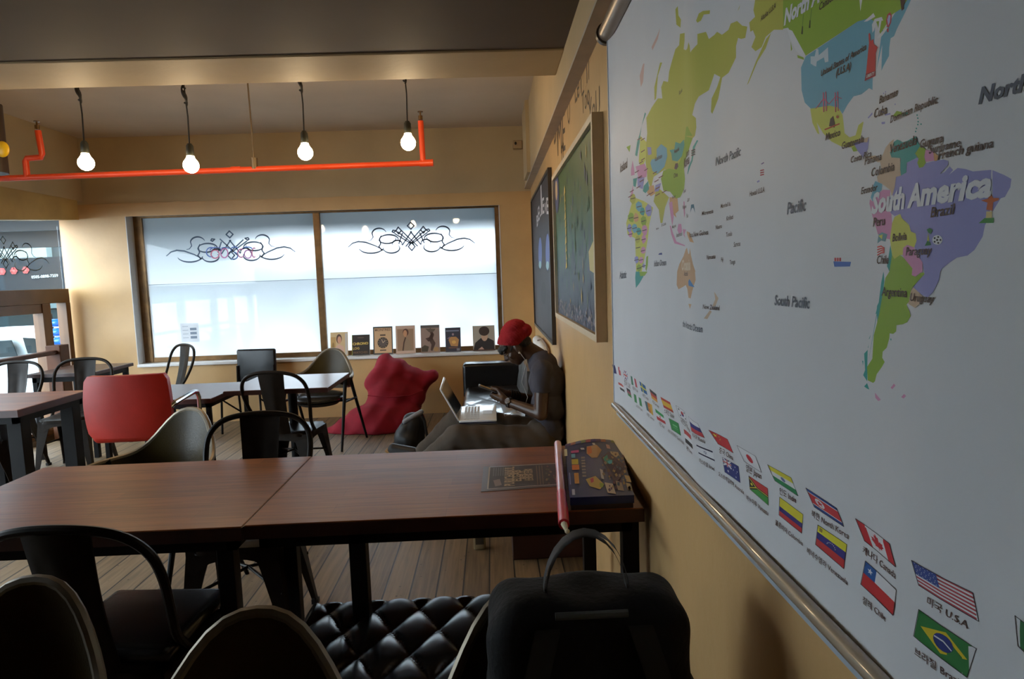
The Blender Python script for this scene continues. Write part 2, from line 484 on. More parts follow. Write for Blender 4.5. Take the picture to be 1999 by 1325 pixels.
boxobj('wall_back', [((-4.62, -2.8, -0.05), (0.62, -2.7, 2.6))], dark_m, label='wall behind the viewer')
# left side: upper wall, header and glazing
boxobj('wall_left', [((-4.62, 3.29, 2.36), (-4.17, 7.04, 3.05)), ((-4.62, -2.7, 2.3), (XL, 3.29, 2.6)), ((-4.62, -2.7, -0.05), (XL - 0.02, 1.25, 2.3))], paint_up, label='left wall above the glazed shopfront')
lh = MB()
lh.prism([(3.29, 1.86), (6.96, 2.165), (6.96, 2.37), (3.29, 2.37)], (-4.56, 0, 0), (0, 1, 0), (0, 0, 1), (1, 0, 0), 0.38)
struct(lh.build('trim_4', mat('ochre_header_paint', (0.50, 0.33, 0.11, 1), rough=0.5, var=0.14, scale=4), smooth=0), 'ochre header over the glazed shopfront')
boxobj('floor_step', [((-4.62, 1.2, 0.0), (-4.34, 6.9, 0.05))], mat('brown_kerb_timber', (84, 66, 44), rough=0.5, var=0.2), label='low timber kerb under the shopfront')

# frosted double window
win = struct(empty('window_1', (-1.8, 7.19, wz0)), 'frosted double shop window with scroll decals')
fw = MB()
fy0, fy1 = 7.17, 7.225
gx0, gx1, gz0, gz1 = -3.66, 0.065, 0.70, 2.18
fw.box((wx0, fy0, wz0), (gx0, fy1, wz1)); fw.box((gx1, fy0, wz0), (wx1, fy1, wz1))
fw.box((gx0, fy0, gz1), (gx1, fy1, wz1)); fw.box((gx0, fy0, wz0), (gx1, fy1, gz0))
fw.build('frame', brass_m, win, world=True, smooth=0, bevel=0.004)
mu = MB(); mu.box((-1.865, 7.155, gz0), (-1.795, 7.225, gz1)); mu.build('mullion', brass_m, win, world=True, smooth=0, bevel=0.004)
sl = MB(); sl.box((wx0, YF - 0.03, 0.618), (wx1, 7.17, wz0 + 0.004)); sl.build('sill', white_m, win, world=True, smooth=0, bevel=0.006)
rv = MB(); rv.box((wx0 - 0.002, YF - 0.003, wz0), (wx0 + 0.006, 7.17, wz1)); rv.box((wx1 - 0.006, YF - 0.003, wz0), (wx1 + 0.002, 7.17, wz1)); rv.box((wx0, YF + 0.004, wz1 - 0.005), (wx1, 7.17, wz1 + 0.002))
rv.build('reveal', reveal_m, win, world=True, smooth=0)
film = frosted_mat('frosted_film', 0.22, 0.55); film_low = frosted_mat('thin_frosted_film', 0.42, 0.32)
clear = glass_mat('clear_glass')
band = 1.48
def pane(x0, x1):
    p = MB(); y = 7.195
    p.cm = 0; p.face([(x0, y, band), (x1, y, band), (x1, y, gz1), (x0, y, gz1)])
    p.cm = 1; p.face([(x0, y, gz0), (x1, y, gz0), (x1, y, band), (x0, y, band)])
    p.cm = 2
    p.face([(x0, y + 0.006, gz0), (x0, y + 0.006, gz1), (x1, y + 0.006, gz1), (x1, y + 0.006, gz0)])
    q = p.build('pane', [film, film_low, clear], win, world=True, smooth=0, merge=False)
    e = MB(); e.box((x0, 7.190, band - 0.003), (x1, 7.194, band + 0.003)); e.build('film_seam', mat('film_edge', (150, 160, 168), rough=0.4), win, world=True, smooth=0)
    return q
paneL = pane(gx0, -1.865); paneR = pane(-1.795, gx1)
def scroll_paths():
    # knotwork lattice and scrolls, in units with the whole ornament about 2 wide
    P = []
    def arc(cx, cy, rx, ry, a0, a1, n=14): return [(cx + rx * math.cos(math.radians(a0 + (a1 - a0) * k / n)), cy + ry * math.sin(math.radians(a0 + (a1 - a0) * k / n))) for k in range(n + 1)]
    lat = []
    for k in range(-2, 3):
        lat.append([(0.13 * k - 0.2 + 0.06 * abs(k), 0.20 - 0.03 * abs(k)), (0.13 * k * 0.55 + 0.12, -0.13 + 0.03 * abs(k))])
        lat.append([(0.13 * k + 0.2 - 0.06 * abs(k), 0.20 - 0.03 * abs(k)), (0.13 * k * 0.55 - 0.12, -0.13 + 0.03 * abs(k))])
    P += lat
    P.append([(0, 0.36), (0.07, 0.29), (0, 0.22), (-0.07, 0.29), (0, 0.36)])
    P.append([(0, -0.06), (0.07, -0.14), (0, -0.22), (-0.07, -0.14), (0, -0.06)])
    for s in (-1, 1):
        f = lambda q: [(s * x, y) for x, y in q]
        P.append(f([(0.2, 0.2), (0.26, 0.27), (0.31, 0.2), (0.26, 0.13), (0.2, 0.2)]))
        P.append(f([(0.31, 0.2), (0.37, 0.21), (0.39, 0.18), (0.36, 0.16), (0.31, 0.2)]))
        P.append(f(arc(0.47, 0.02, 0.2, 0.1, 200, 20)))
        P.append(f(arc(0.50, 0.04, 0.18, 0.1, 170, 350)))
        P.append(f(arc(0.66, 0.14, 0.15, 0.12, 160, 10) + [(0.79, 0.08), (0.84, 0.02), (0.9, 0.01)]))
        P.append(f([(0.62, 0.1), (0.66, 0.04), (0.64, -0.06), (0.68, -0.12), (0.62, -0.2)]))
        P.append(f(arc(0.42, -0.16, 0.17, 0.1, 150, 360)))
        P.append(f(arc(0.84, -0.12, 0.26, 0.13, 190, 345)))
        P.append(f([(0.58, -0.2), (0.75, -0.1), (0.95, -0.02), (1.1, 0.0), (1.22, -0.03), (1.32, -0.11)]))
        P.append(f(arc(0.3, -0.07, 0.1, 0.07, 200, -20)))
    return P
SCROLL = scroll_paths()
ornament_m = mat('slate_blue_decal', (84, 104, 130), rough=0.5, var=0.0)
def ornament(cx, cz, w, name, parent, y, m, pick=None):
    pr = Print(lambda p: Vector((p[0], y, p[1])), (0, -1, 0), step=0.001)
    for i, path in enumerate(SCROLL):
        if pick and not pick(i): continue
        n = len(path)
        ws = [0.009 * w + 0.022 * w * math.sin(PI * (k + 0.5) / n) for k in range(n)] if n > 5 else [0.026 * w] * n
        pr.stroke([(cx + w * x, cz + w * yy) for x, yy in path], ws, m)
    return pr.build(name, parent)
cR = at_y(803, 468, 7.19); ornament(cR.x, cR.z, 0.515, 'scroll_decal', win, 7.1935, ornament_m)
cL = at_y(450, 485, 7.19); ornament(cL.x, cL.z, 0.515, 'scroll_decal', win, 7.1935, ornament_m, pick=lambda i: i not in (0, 2, 5, 8, 12, 22))
# neon sign's reflection on the left pane, drawn as coloured strokes
ng = Print(lambda p: at_y(p[0], p[1], 7.192), (0, -1, 0), step=0.001)
def parc(cx, cy, rx, ry, a0, a1, n=14): return [(cx + rx * math.cos(math.radians(a0 + (a1 - a0) * k / n)), cy + ry * math.sin(math.radians(a0 + (a1 - a0) * k / n))) for k in range(n + 1)]
for cx, cy, rx, ry, a0, a1, cc in ((412, 492, 9, 9, 70, 290, (120, 150, 225)), (421, 489, 11, 6, 190, 350, (120, 150, 225)), (420, 496, 8, 8, 0, 360, (228, 130, 165)), (438, 494, 7, 9, 0, 360, (216, 130, 190)), (440, 485, 7, 2, 180, 360, (120, 150, 225)),
                             (458, 487, 7, 5, 150, 330, (110, 150, 230)), (456, 499, 8, 7, -80, 120, (120, 160, 225)), (471, 494, 7, 8, 60, 300, (228, 140, 185)), (483, 486, 9, 4, 180, 350, (110, 150, 225)), (484, 496, 7, 8, 0, 360, (205, 140, 205)), (496, 493, 4, 9, 60, 300, (232, 150, 190))):
    ng.stroke(parc(cx, cy, rx, ry, a0, a1), 2.2, ink(*cc))
ng.build('reflection_strokes', win)
# notice taped on the left pane
nt_ = thing('notice_sheet', 'white notice sheet with grey print taped low on the left window pane', 'notice', tuple(at_y(371, 649, 7.19)))
b = MB(); a0, a1 = at_y(355, 668, 7.188), at_y(387, 630, 7.188)
b.box((a0.x, 7.186, a0.z), (a1.x, 7.189, a1.z)); b.build('sheet', mat('white_paper', (222, 226, 232), rough=0.7, var=0.02), nt_, world=True, smooth=0)
pr = Print(lambda p: Vector((a0.x + (a1.x - a0.x) * p[0], 7.1858, a0.z + (a1.z - a0.z) * p[1])), (0, -1, 0), 0.0006)
for k in range(3): pr.poly([(0.52, 0.75 - k * 0.22), (0.88, 0.75 - k * 0.22), (0.88, 0.62 - k * 0.22), (0.52, 0.62 - k * 0.22)], ink(120, 132, 150))
for k in range(4): pr.poly([(0.1, 0.85 - k * 0.2), (0.42, 0.85 - k * 0.2), (0.42, 0.82 - k * 0.2), (0.1, 0.82 - k * 0.2)], ink(170, 178, 190))
pr.build('print', nt_)

# glazed shopfront on the left
front = struct(empty('window_2', (XL, 5.5, 0.05)), 'glazed shopfront on the left with brown frames')
brown_f = mat('brown_painted_frame', (96, 62, 28), rough=0.45, var=0.18, scale=6)
def yl(px, py): return at_x(px, py, XL).y
f = MB()
zt0 = at_x(60, 588, XL).z; zt1 = at_x(60, 568, XL).z
ypost = yl(85, 640)
f.box((XL - 0.05, 1.2, 1.33), (XL + 0.05, 6.96, 1.47))
f.build('transom', brown_f, front, world=True, smooth=0, bevel=0.004)
for yy in (1.25, 2.2, 3.1, 3.8, 4.9, ypost, 6.93):
    f = MB(); w = 0.06 if yy == ypost else 0.035
    f.box((XL - 0.05, yy - w, 0.05), (XL + 0.05, yy + w, 1.33)); f.build('post', brown_f, front, world=True, smooth=0, bevel=0.004)
f = MB(); f.box((XL - 0.05, 1.2, 0.05), (XL + 0.05, 6.96, 0.12)); f.build('bottom_rail', brown_f, front, world=True, smooth=0, bevel=0.004)
f = MB(); f.box((XL - 0.04, 1.2, 1.24), (XL + 0.04, ypost, 1.33)); f.build('door_head', brown_f, front, world=True, smooth=0, bevel=0.004)
f = MB(); f.box((XL - 0.004, 1.2, 1.47), (XL + 0.004, 6.95, 2.17)); f.build('upper_pane', clear, front, world=True, smooth=0)
f = MB(); f.box((XL - 0.004, 1.2, 0.12), (XL + 0.004, 6.95, 1.33)); f.build('lower_pane', clear, front, world=True, smooth=0)
pr = Print(lambda p: Vector((XL + 0.006, p[0], p[1])), (1, 0, 0), 0.001)
oc = at_x(8, 500, XL)
for i, path in enumerate(SCROLL):
    n = len(path); w = 0.5
    ws = [0.006 * w + 0.019 * w * math.sin(PI * (k + 0.5) / n) for k in range(n)] if n > 5 else [0.02 * w] * n
    pr.stroke([(oc.y + w * x * 0.9, oc.z + w * yy) for x, yy in path], ws, ink(92, 112, 122) if i % 4 else ink(170, 188, 192))
pr.build('scroll_decal', front)
# timber balustrade inside the shopfront
wood_dk = mat('dark_stained_timber', (70, 38, 18), rough=0.5, var=0.25, scale=8, spec=0.2)
rail = thing('balustrade', 'dark stained timber handrail with a stout end post before the glass shopfront', 'handrail', (-4.22, 6.0, 0))
b = MB(); b.box((-4.26, 3.6, 0.845), (-4.18, 6.52, 0.885)); b.build('top_rail', wood_dk, rail, world=True, bevel=0.006, smooth=0)
b = MB(); b.box((-4.29, 6.42, 0.0), (-4.15, 6.56, 0.93)); b.build('newel_post', wood_dk, rail, world=True, bevel=0.008, smooth=0)
b = MB(); b.box((-4.245, 3.6, 0.40), (-4.195, 6.45, 0.45)); b.build('lower_rail', wood_dk, rail, world=True, bevel=0.004, smooth=0)

# ---------------------------------------------------------------- the street outside
GZ = -0.55
boxobj('ground_outside', [((-30, -6, GZ - 0.1), (-4.62, 30, GZ)), ((-4.62, 7.32, GZ - 0.1), (12, 30, GZ))], mat('grey_asphalt', (64, 68, 70), rough=0.9, var=0.12, scale=3), label='grey street surface outside')
boxobj('sky_blocker', [((-12.6, 4.6, GZ), (-12.0, 12.0, 3.6))], mat('grey_brown_blocker', (150, 146, 138), rough=0.8, var=0.15), label='added unseen grey block that screens skylight from the column')  # added out of view to hold skylight off the column by the window
aw = thing('awning', 'dark flat canopy over the pavement outside the windows', 'awning', (-2.0, 7.9, 2.35))
b = MB(); b.box((-9.5, 7.34, 2.32), (8.0, 9.2, 2.44)); b.build('canopy', mat('dark_canopy_sheet', (52, 60, 66), rough=0.6), aw, world=True, smooth=0)
for zz, yy, hh in ((2.20, 8.4, 0.13), (2.04, 9.12, 0.28)):
    b = MB(); b.box((-12, yy, zz), (7.0, yy + 0.08, zz + hh)); b.build('beam', mat('dark_canopy_frame', (38, 46, 52), rough=0.5), aw, world=True, smooth=0)
bd = thing('shop_building', 'grey shop building with a dark signboard across the street', 'building', (-9, 13.6, GZ))
b = MB(); b.box((-22, 13.2, GZ), (-4.6, 14.5, 3.3)); b.box((-4.6, 13.2, GZ), (14, 14.5, 1.95)); b.build('facade', mat('grey_teal_facade', (34, 46, 50), rough=0.7, var=0.25, scale=1.1), bd, world=True, smooth=0)
b = MB(); b.box((-15.5, 13.0, 1.42), (-7.7, 13.22, 2.10)); b.build('signboard', mat('dark_signboard', (22, 30, 36), rough=0.6, spec=0.2), bd, world=True, smooth=0)
b = MB(); b.box((-15.5, 13.04, 2.10), (-8.5, 13.22, 2.75)); b.build('white_fascia', mat('pale_fascia', (104, 120, 120), rough=0.6), bd, world=True, smooth=0)
b = MB(); b.box((-15.5, 13.1, -0.3), (-6.0, 13.22, 1.1)); b.build('shop_window', mat('dark_teal_shop_glass', (14, 32, 36), rough=0.5, spec=0.2, var=0.5, scale=1.6), bd, world=True, smooth=0)
b = MB(); b.box((-15.5, 13.05, 1.12), (-5.0, 13.22, 1.36)); b.build('ledge', mat('pale_ledge', (62, 80, 82), rough=0.6, var=0.15), bd, world=True, smooth=0)
pr = Print(lambda p: at_y(p[0], p[1], 12.98), (0, -1, 0), 0.002)
for px in (4, 27, 50):
    for k in range(6):
        a = k * PI / 3
        pr.disc((px + 4 * math.cos(a), 530 - px * 0.06 + 4 * math.sin(a)), 3.2, ink(150, 50, 50), layer=1)
    pr.disc((px, 530 - px * 0.06), 2.8, ink(176, 70, 66), layer=2)
pr.text('0505-0898-7359', (62, 543.5), (114, 540), ink(160, 172, 174), layer=2)
pr.build('sign_print', bd)
# a parked white car
car = thing('parked_car', 'white parked car seen through the lower shopfront glass', 'car', (-8.1, 9.4, GZ))
carw = mat('white_car_paint', (160, 172, 176), rough=0.35, coat=0.2, var=0.0)
cx1 = at_y(146, 720, 8.6).x
prof = [(0, 0.28), (0.02, 0.62), (0.06, 0.86), (0.22, 0.95), (0.50, 1.22), (0.82, 1.43), (1.3, 1.50), (2.3, 1.46), (2.7, 1.34), (3.2, 0.98), (4.1, 0.86), (4.35, 0.62), (4.38, 0.28)]
def carx(d): return cx1 - d
b = MB(); rows = []
for yy, k, ins in ((8.60, 0.93, 0.03), (8.58, 1.0, 0.0), (9.4, 1.02, 0.0), (10.22, 1.0, 0.0), (10.20, 0.93, 0.03)):
    row = []
    for d, z in prof:
        tk = 0.0 if z < 0.9 else (z - 0.9) * 0.28
        y2 = yy + (tk if yy < 9 else (-tk if yy > 10 else 0))
        row.append((carx(d), y2, GZ + z * (k if z > 1 else 1)))
    rows.append(row)
b.grid(rows)
b.face(rows[0][::-1]); b.face(rows[-1])
b.build('body', carw, car, world=True, smooth=40)
gl = mat('dark_car_glass', (12, 30, 34), rough=0.4, var=0.2, spec=0.12)
def car_quad(pts, name, m):
    q = MB(); q.face([at_y(px, py, yy) for px, py, yy in pts]); q.face([at_y(px, py, yy) + Vector((0, 0.01, 0)) for px, py, yy in pts][::-1]); q.build(name, m, car, world=True, smooth=0)
car_quad([(-40, 668, 8.66), (22, 664, 8.66), (34, 695, 8.57), (-40, 700, 8.57)], 'side_window', gl)
car_quad([(44, 659, 8.66), (66, 660, 8.66), (82, 670, 8.64), (88, 687, 8.57), (54, 690, 8.57)], 'side_window', gl)
for dx in (0.75, 3.45):
    w = MB(); w.lathe([(0.0, -0.1), (0.3, -0.1), (0.33, -0.06), (0.33, 0.06), (0.3, 0.1), (0, 0.1)], 20, Matrix.Translation((carx(dx), 8.66, GZ + 0.33)) @ Matrix.Rotation(PI / 2, 4, 'X'))
    w.build('wheel', mat('black_tyre', (26, 28, 30), rough=0.8), car, world=True)
b = MB(); b.box((carx(0.10), 8.55, GZ + 0.30), (carx(-0.06), 10.2, GZ + 0.52)); b.build('bumper', mat('pale_bumper', (214, 222, 226), rough=0.4), car, world=True, bevel=0.03)
b = MB(); b.box((carx(0.12), 8.545, GZ + 0.68), (carx(0.02), 8.62, GZ + 0.84)); b.build('tail_lamp', mat('red_lens', (170, 30, 30), rough=0.2), car, world=True, bevel=0.01)
# blue drums stacked outside
for k, (px, py, r) in enumerate(((110, 630, 0.062), (112, 648, 0.064), (117, 665, 0.066), (120, 682, 0.068))):
    p = at_y(px, py, 8.0)
    o = MB(); o.ball((0, 0, 0), (r * 1.3, r * 1.3, r * 0.75)); o.tube([(0, 0, -r * 0.72), (0, 0, r * 0.74)], r * 0.8, 14)
    q = o.build('water_bottle', mat('blue_water_bottle', (28, 96, 190), rough=0.2, var=0.3, scale=14)); q.location = p
    tag(q, ['topmost blue water bottle of the stack outside the shopfront', 'second blue water bottle from the top of the stack outside', 'third blue water bottle from the top of the stack outside', 'lowest visible blue water bottle of the stack outside'][k], 'bottle', 'blue bottles stacked outside')
st_ = thing('bottle_rack', 'slim dark rack holding the blue bottles outside', 'rack', tuple(at_y(118, 694, 8.0)))
p = at_y(118, 694, 8.0)
b = MB()
for dx in (-0.17, 0.17): b.box((p.x + dx - 0.015, 8.14, GZ), (p.x + dx + 0.015, 8.17, p.z + 0.5))
b.build('upright', steel_blk, st_, world=True, smooth=0)
b = MB(); b.box((p.x - 0.17, 7.88, p.z - 0.06), (p.x + 0.17, 8.17, p.z - 0.03)); b.build('shelf', steel_blk, st_, world=True, smooth=0)
# ---------------------------------------------------------------- furniture
gun = mat('gunmetal_sheet', (0.013, 0.0085, 0.0055, 1), rough=0.38, metal=0.05, spec=0.12, var=0.25, scale=20)
blk_leather = mat('black_leather', (0.008, 0.0075, 0.008, 1), rough=0.27, var=0.12, bump=0.06, bscale=220, spec=0.4)
olive = mat('olive_brown_leather', (0.034, 0.021, 0.005, 1), spec=0.15, rough=0.36, var=0.25, scale=6, bump=0.1, bscale=160)
rim_m = mat('worn_metal_rim', (0.22, 0.18, 0.13, 1), rough=0.42, metal=0.7, var=0.2)
chrome = mat('chrome', (0.75, 0.75, 0.76, 1), rough=0.12, metal=1.0, var=0.0)
red_leather = mat('red_leatherette', (0.34, 0.012, 0.004, 1), spec=0.3, rough=0.42, var=0.12, bump=0.06, bscale=120)
top_wood = wood('reddish_brown_butcher_top', (92, 38, 14), (158, 86, 38), rough=0.36, coat=0.2, plank=0.075)
edge_wood = mat('dark_reddish_edge', (58, 27, 17), rough=0.4, var=0.25, scale=14)
small_top = wood('brown_laminate_top', (78, 46, 34), (120, 80, 62), rough=0.26, coat=0.4, plank=0.09)

# --- curved sheet metal chair: faces -Y, origin on the floor under its seat
def metal_chair(padded=False):
    root = empty('metal_chair', (0, 0, 0))
    s = MB(); n = 12; rows = []
    for j in range(n + 1):
        row = []
        for i in range(n + 1):
            u, v = -1 + 2 * i / n, -1 + 2 * j / n
            x, y = 0.185 * u, 0.18 * v
            k = max(abs(u), abs(v)); rr = math.hypot(u, v)
            if rr > 1.22: x *= 1.22 / rr; y *= 1.22 / rr
            z = 0.455 - (0.010 * (1 - min(1, rr) ** 2)) - (0.012 if k > 0.99 else 0)
            row.append((x, y, z))
        rows.append(row)
    s.grid(rows)
    edge = [rows[0][i] for i in range(n)] + [rows[i][n] for i in range(n)] + [rows[n][n - i] for i in range(n)] + [rows[n - i][0] for i in range(n)]
    s.grid([edge, [(p[0] * 1.0, p[1] * 1.0, 0.420) for p in edge]], closed_u=True)
    s.grid([edge, [(p[0] * 0.93, p[1] * 0.93, 0.43) for p in edge]], closed_u=True)
    s.build('seat', gun, root, smooth=40)
    if padded:
        c = MB(); c.rbox((-0.182, -0.185, 0.452), (0.182, 0.165, 0.505), 0.026, 4)
        c.build('seat_pad', blk_leather, root, smooth=60)
    # arched skirts between the legs
    a = MB()
    for side in range(4):
        R = Matrix.Rotation(side * PI / 2, 4, 'Z')
        top, bot = [], []
        for k in range(13):
            t = -1 + 2 * k / 12
            top.append(R @ Vector((0.172 * t, -0.172, 0.435)))
            bot.append(R @ Vector((0.172 * t, -0.176, 0.395 - 0.10 * abs(t) ** 3.2)))
        a.grid([top, bot])
        a.grid([[q + R @ Vector((0, 0.006, 0)) for q in bot], [q + R @ Vector((0, 0.006, 0)) for q in top]])
    a.build('skirt', gun, root, smooth=0)
    for sx in (-1, 1):
        for sy in (-1, 1):
            l = MB()
            ex, ey = 0.215 * sx, (-0.205 if sy < 0 else 0.245)
            prev = None; rings = []
            for t in (0, 0.2, 0.5, 0.8, 1.0):
                w = 0.075 * (1 - t) + 0.026 * t if t > 0.2 else 0.095 - 0.1 * t
                cx = 0.172 * sx * (1 - t) + ex * t; cy = 0.168 * sy * (1 - t) + ey * t; z = 0.43 * (1 - t)
                o = Vector((cx, cy, z)); ux = Vector((-sx, 0, 0)) * w; uy = Vector((0, -sy, 0)) * w; th = 0.007
                rings.append([o, o + ux, o + ux + Vector((0, -sy * th, 0)), o + Vector((-sx * th, -sy * th, 0)), o + uy + Vector((-sx * th, 0, 0)), o + uy])
            i0 = l.grid(rings, closed_u=True)
            l.f.append([i0 + k for k in range(6)]); l.m.append(0); e = i0 + 4 * 6; l.f.append([e + k for k in range(6)]); l.m.append(0)
            lg = l.build('leg', gun, root, smooth=30)
            ft = MB(); ft.box((ex - 0.015 - 0.012 * sx, ey - 0.015 - 0.012 * sy, 0.0), (ex + 0.015 - 0.012 * sx, ey + 0.015 - 0.012 * sy, 0.022))
            ft.build('foot', mat('black_rubber', (0.01, 0.01, 0.01, 1), rough=0.8), lg, smooth=0)
    br = MB()
    br.tube([(-0.185, -0.18, 0.25), (0, 0, 0.29), (0.19, 0.2, 0.25)], 0.007, 8); br.tube([(0.185, -0.18, 0.25), (0, 0, 0.29), (-0.19, 0.2, 0.25)], 0.007, 8)
    br.build('brace', gun, root)
    h = MB(); pts = []
    half = [(0.178, 0.05, 0.44), (0.192, 0.13, 0.52), (0.214, 0.185, 0.62), (0.226, 0.225, 0.72), (0.214, 0.25, 0.795), (0.17, 0.268, 0.845), (0.10, 0.277, 0.868), (0.0, 0.280, 0.875)]
    path = [Vector(p) for p in half] + [Vector((-p[0], p[1], p[2])) for p in half[:-1][::-1]]
    # smooth the hoop
    P = []
    for i in range(len(path) - 1):
        p0, p1, p2, p3 = path[max(i - 1, 0)], path[i], path[i + 1], path[min(i + 2, len(path) - 1)]
        for k in range(4):
            t = k / 4
            P.append(0.5 * ((2 * p1) + (p2 - p0) * t + (2 * p0 - 5 * p1 + 4 * p2 - p3) * t * t + (3 * p1 - p0 - 3 * p2 + p3) * t ** 3))
    P.append(path[-1])
    h.tube(P, 0.0125, 10); h.build('back_hoop', gun, root)
    sp = MB(); ra, rb = [], []
    for j in range(11):
        t = j / 10; z = 0.44 + 0.425 * t; w = 0.062 + 0.026 * t; y0 = 0.165 + 0.11 * t ** 0.9 + 0.012 * math.sin(PI * t)
        row = []
        for i in range(9):
            u = -1 + i / 4
            emb = 0.005 if (abs(abs(u) - 0.5) < 0.13 and 0.12 < t < 0.84) or (abs(u) < 0.6 and 0.80 < t < 0.90) else 0.0
            row.append((w * u, y0 + 0.012 * (1 - u * u) - emb, z))
        ra.append(row); rb.append([(p[0], p[1] + 0.005, p[2]) for p in row])
    sp.grid(ra); sp.grid([r[::-1] for r in rb])
    sp.grid([[r[0] for r in ra], [r[0] for r in rb]]); sp.grid([[r[-1] for r in ra], [r[-1] for r in rb]])
    sp.build('back_splat', gun, root, smooth=50)
    return root
# --- low armchair with a leather shell back: faces -Y
def shell_chair():
    root = empty('shell_armchair', (0, 0, 0))
    N = 36
    def ring(a, lvl, off=0.0):
        t = abs(a) / 112.0
        zt = 0.605 + 0.215 * math.exp(-(t / 0.345) ** 2.6)
        zb = 0.47 + 0.10 * t ** 2
        z = zb + (zt - zb) * lvl
        flare = 0.05 * lvl * (1 - 0.5 * t) - 0.02
        rx, ry = 0.265 + flare + off, 0.265 + flare + off
        s, c = math.sin(math.radians(a)), math.cos(math.radians(a))
        return Vector((rx * s, ry * c - 0.01, z))
    inn = [[ring(-112 + 224 * i / N, l / 6, 0.0) for i in range(N + 1)] for l in range(7)]
    out = [[ring(-112 + 224 * i / N, l / 6, 0.026) for i in range(N + 1)] for l in range(7)]
    b = MB(); b.grid(inn); b.grid([r[::-1] for r in out]); b.grid([inn[0], out[0]]); b.grid([out[-1], inn[-1]])
    b.grid([[r[0] for r in inn], [r[0] for r in out]]); b.grid([[r[-1] for r in out], [r[-1] for r in inn]])
    sh = b.build('shell_back', olive, root, smooth=50)
    r = MB(); r.tube([(inn[-1][i] + out[-1][i]) / 2 + Vector((0, 0, 0.004)) for i in range(N + 1)], 0.014, 8); r.build('rim', rim_m, root)
    s = MB(); s.lathe([(0.0, 0.40), (0.17, 0.40), (0.215, 0.415), (0.23, 0.435), (0.215, 0.458), (0.16, 0.468), (0, 0.470)], 28, Matrix.Translation((0, -0.02, 0)))
    s.build('seat', blk_leather, root, smooth=60)
    u = MB(); u.lathe([(0.0, 0.37), (0.16, 0.37), (0.2, 0.40), (0, 0.402)], 24, Matrix.Translation((0, -0.02, 0))); u.build('seat_base', steel_blk, root)
    for sx in (-1, 1):
        l = MB(); l.tube([(0.30 * sx, -0.235, 0.0), (0.285 * sx, -0.06, 0.615)], [0.010, 0.017], 10); l.build('leg', steel_blk, root)
        l = MB(); l.tube([(0.30 * sx, 0.27, 0.0), (0.285 * sx, 0.02, 0.615)], [0.010, 0.017], 10); l.build('leg', steel_blk, root)
        l = MB(); l.tube([(0.295 * sx, -0.125, 0.41), (0.295 * sx, 0.11, 0.41)], 0.011, 8); l.tube([(0.29 * sx, 0.0, 0.41), (0.19 * sx, 0.0, 0.40)], 0.011, 8); l.build('side_bar', steel_blk, root)
    return root
def drop(o, x, y, rz, z=0.0, s=1.0):
    o.location = (x, y, z); o.rotation_euler = (0, 0, rz); o.scale = (s, s, s); return o
R = math.radians
chairA = metal_chair(); drop(chairA, -1.045, 2.66, R(2))
tag(chairA, 'dark metal chair with its pressed back rising behind the far edge of the long table', 'chair', 'dark metal bistro chairs')
def more_metal(x, y, rz, label, src=chairA):
    o = copy_tree(src); drop(o, x, y, rz); tag(o, label, 'chair', 'dark metal bistro chairs'); return o
more_metal(-1.42, 4.58, R(172), 'dark metal chair at the near side of the small pale table beside the beanbag')
more_metal(-3.42, 5.36, R(6), 'dark metal chair standing between the red chair and the timber end post')
more_metal(-3.97, 5.30, R(-2), 'dark metal chair behind the small brown table at the far left')
more_metal(-3.24, 6.42, R(-38), 'dark metal chair turned sideways in the corner below the left end of the window')
more_metal(-3.62, 4.52, R(150), 'dark metal chair mostly hidden under the small brown table at the far left')
chairC = metal_chair(True); drop(chairC, -1.06, 1.86, R(176))
tag(chairC, 'dark metal chair with a black padded seat at the near side of the long table', 'chair', 'dark metal bistro chairs')
shellT = shell_chair(); drop(shellT, -1.56, 5.86, R(-14))
tag(shellT, 'olive leather shell armchair under the window beside the red beanbag', 'armchair', 'olive leather shell armchairs')
def more_shell(x, y, rz, label):
    o = copy_tree(shellT); drop(o, x, y, rz); o.scale = ((0.82 if x > 0 else 0.87) if y < 2 else 1.0, 0.92 if y < 2 else 1.0, 1.0); tag(o, label, 'armchair', 'olive leather shell armchairs'); return o
more_shell(-1.66, 3.10, R(-22), 'olive leather shell armchair behind the far edge of the long table near the red chair')
more_shell(-1.03, 1.14, R(-4), 'olive leather shell armchair back in the bottom left corner nearest the viewer')
more_shell(-0.455, 0.95, R(3), 'olive leather shell armchair back between the black padded seat and the tufted bench')
more_shell(0.075, 1.0, R(6), 'olive leather shell armchair carrying the dark backpack')

# --- red office armchair, faces away
red = thing('office_armchair', 'red leatherette armchair with chrome arms', 'chair', (at_y(238, 790, 3.93).x, 4.20, 0), R(2))
red.scale = (0.86, 0.95, 1.045)
b = MB(); rows = []
for j in range(13):
    t = j / 12; z = 0.535 + 0.36 * t; w = 0.275 + 0.02 * math.sin(PI * t); y = -0.27 - 0.03 * t + 0.03 * t * t
    rc = 1.0 if 0.08 < t < 0.94 else 0.93
    rows.append([(w * rc * u, y + 0.035 * (abs(u) ** 2.5), z) for u in [-1 + k / 6 for k in range(13)]])
b.grid(rows); rows2 = [[(p[0] * 0.97, p[1] + 0.055, p[2]) for p in r] for r in rows]
b.grid([r[::-1] for r in rows2]); b.grid([[r[0] for r in rows], [r[0] for r in rows2]]); b.grid([[r[-1] for r in rows2], [r[-1] for r in rows]])
b.grid([rows[-1], rows2[-1]]); b.grid([rows2[0], rows[0]])
b.build('backrest', red_leather, red, smooth=60, bevel=0.0)
b = MB(); b.rbox((-0.27, -0.24, 0.50), (0.27, 0.27, 0.585), 0.04, 4); b.build('seat', red_leather, red, smooth=60)
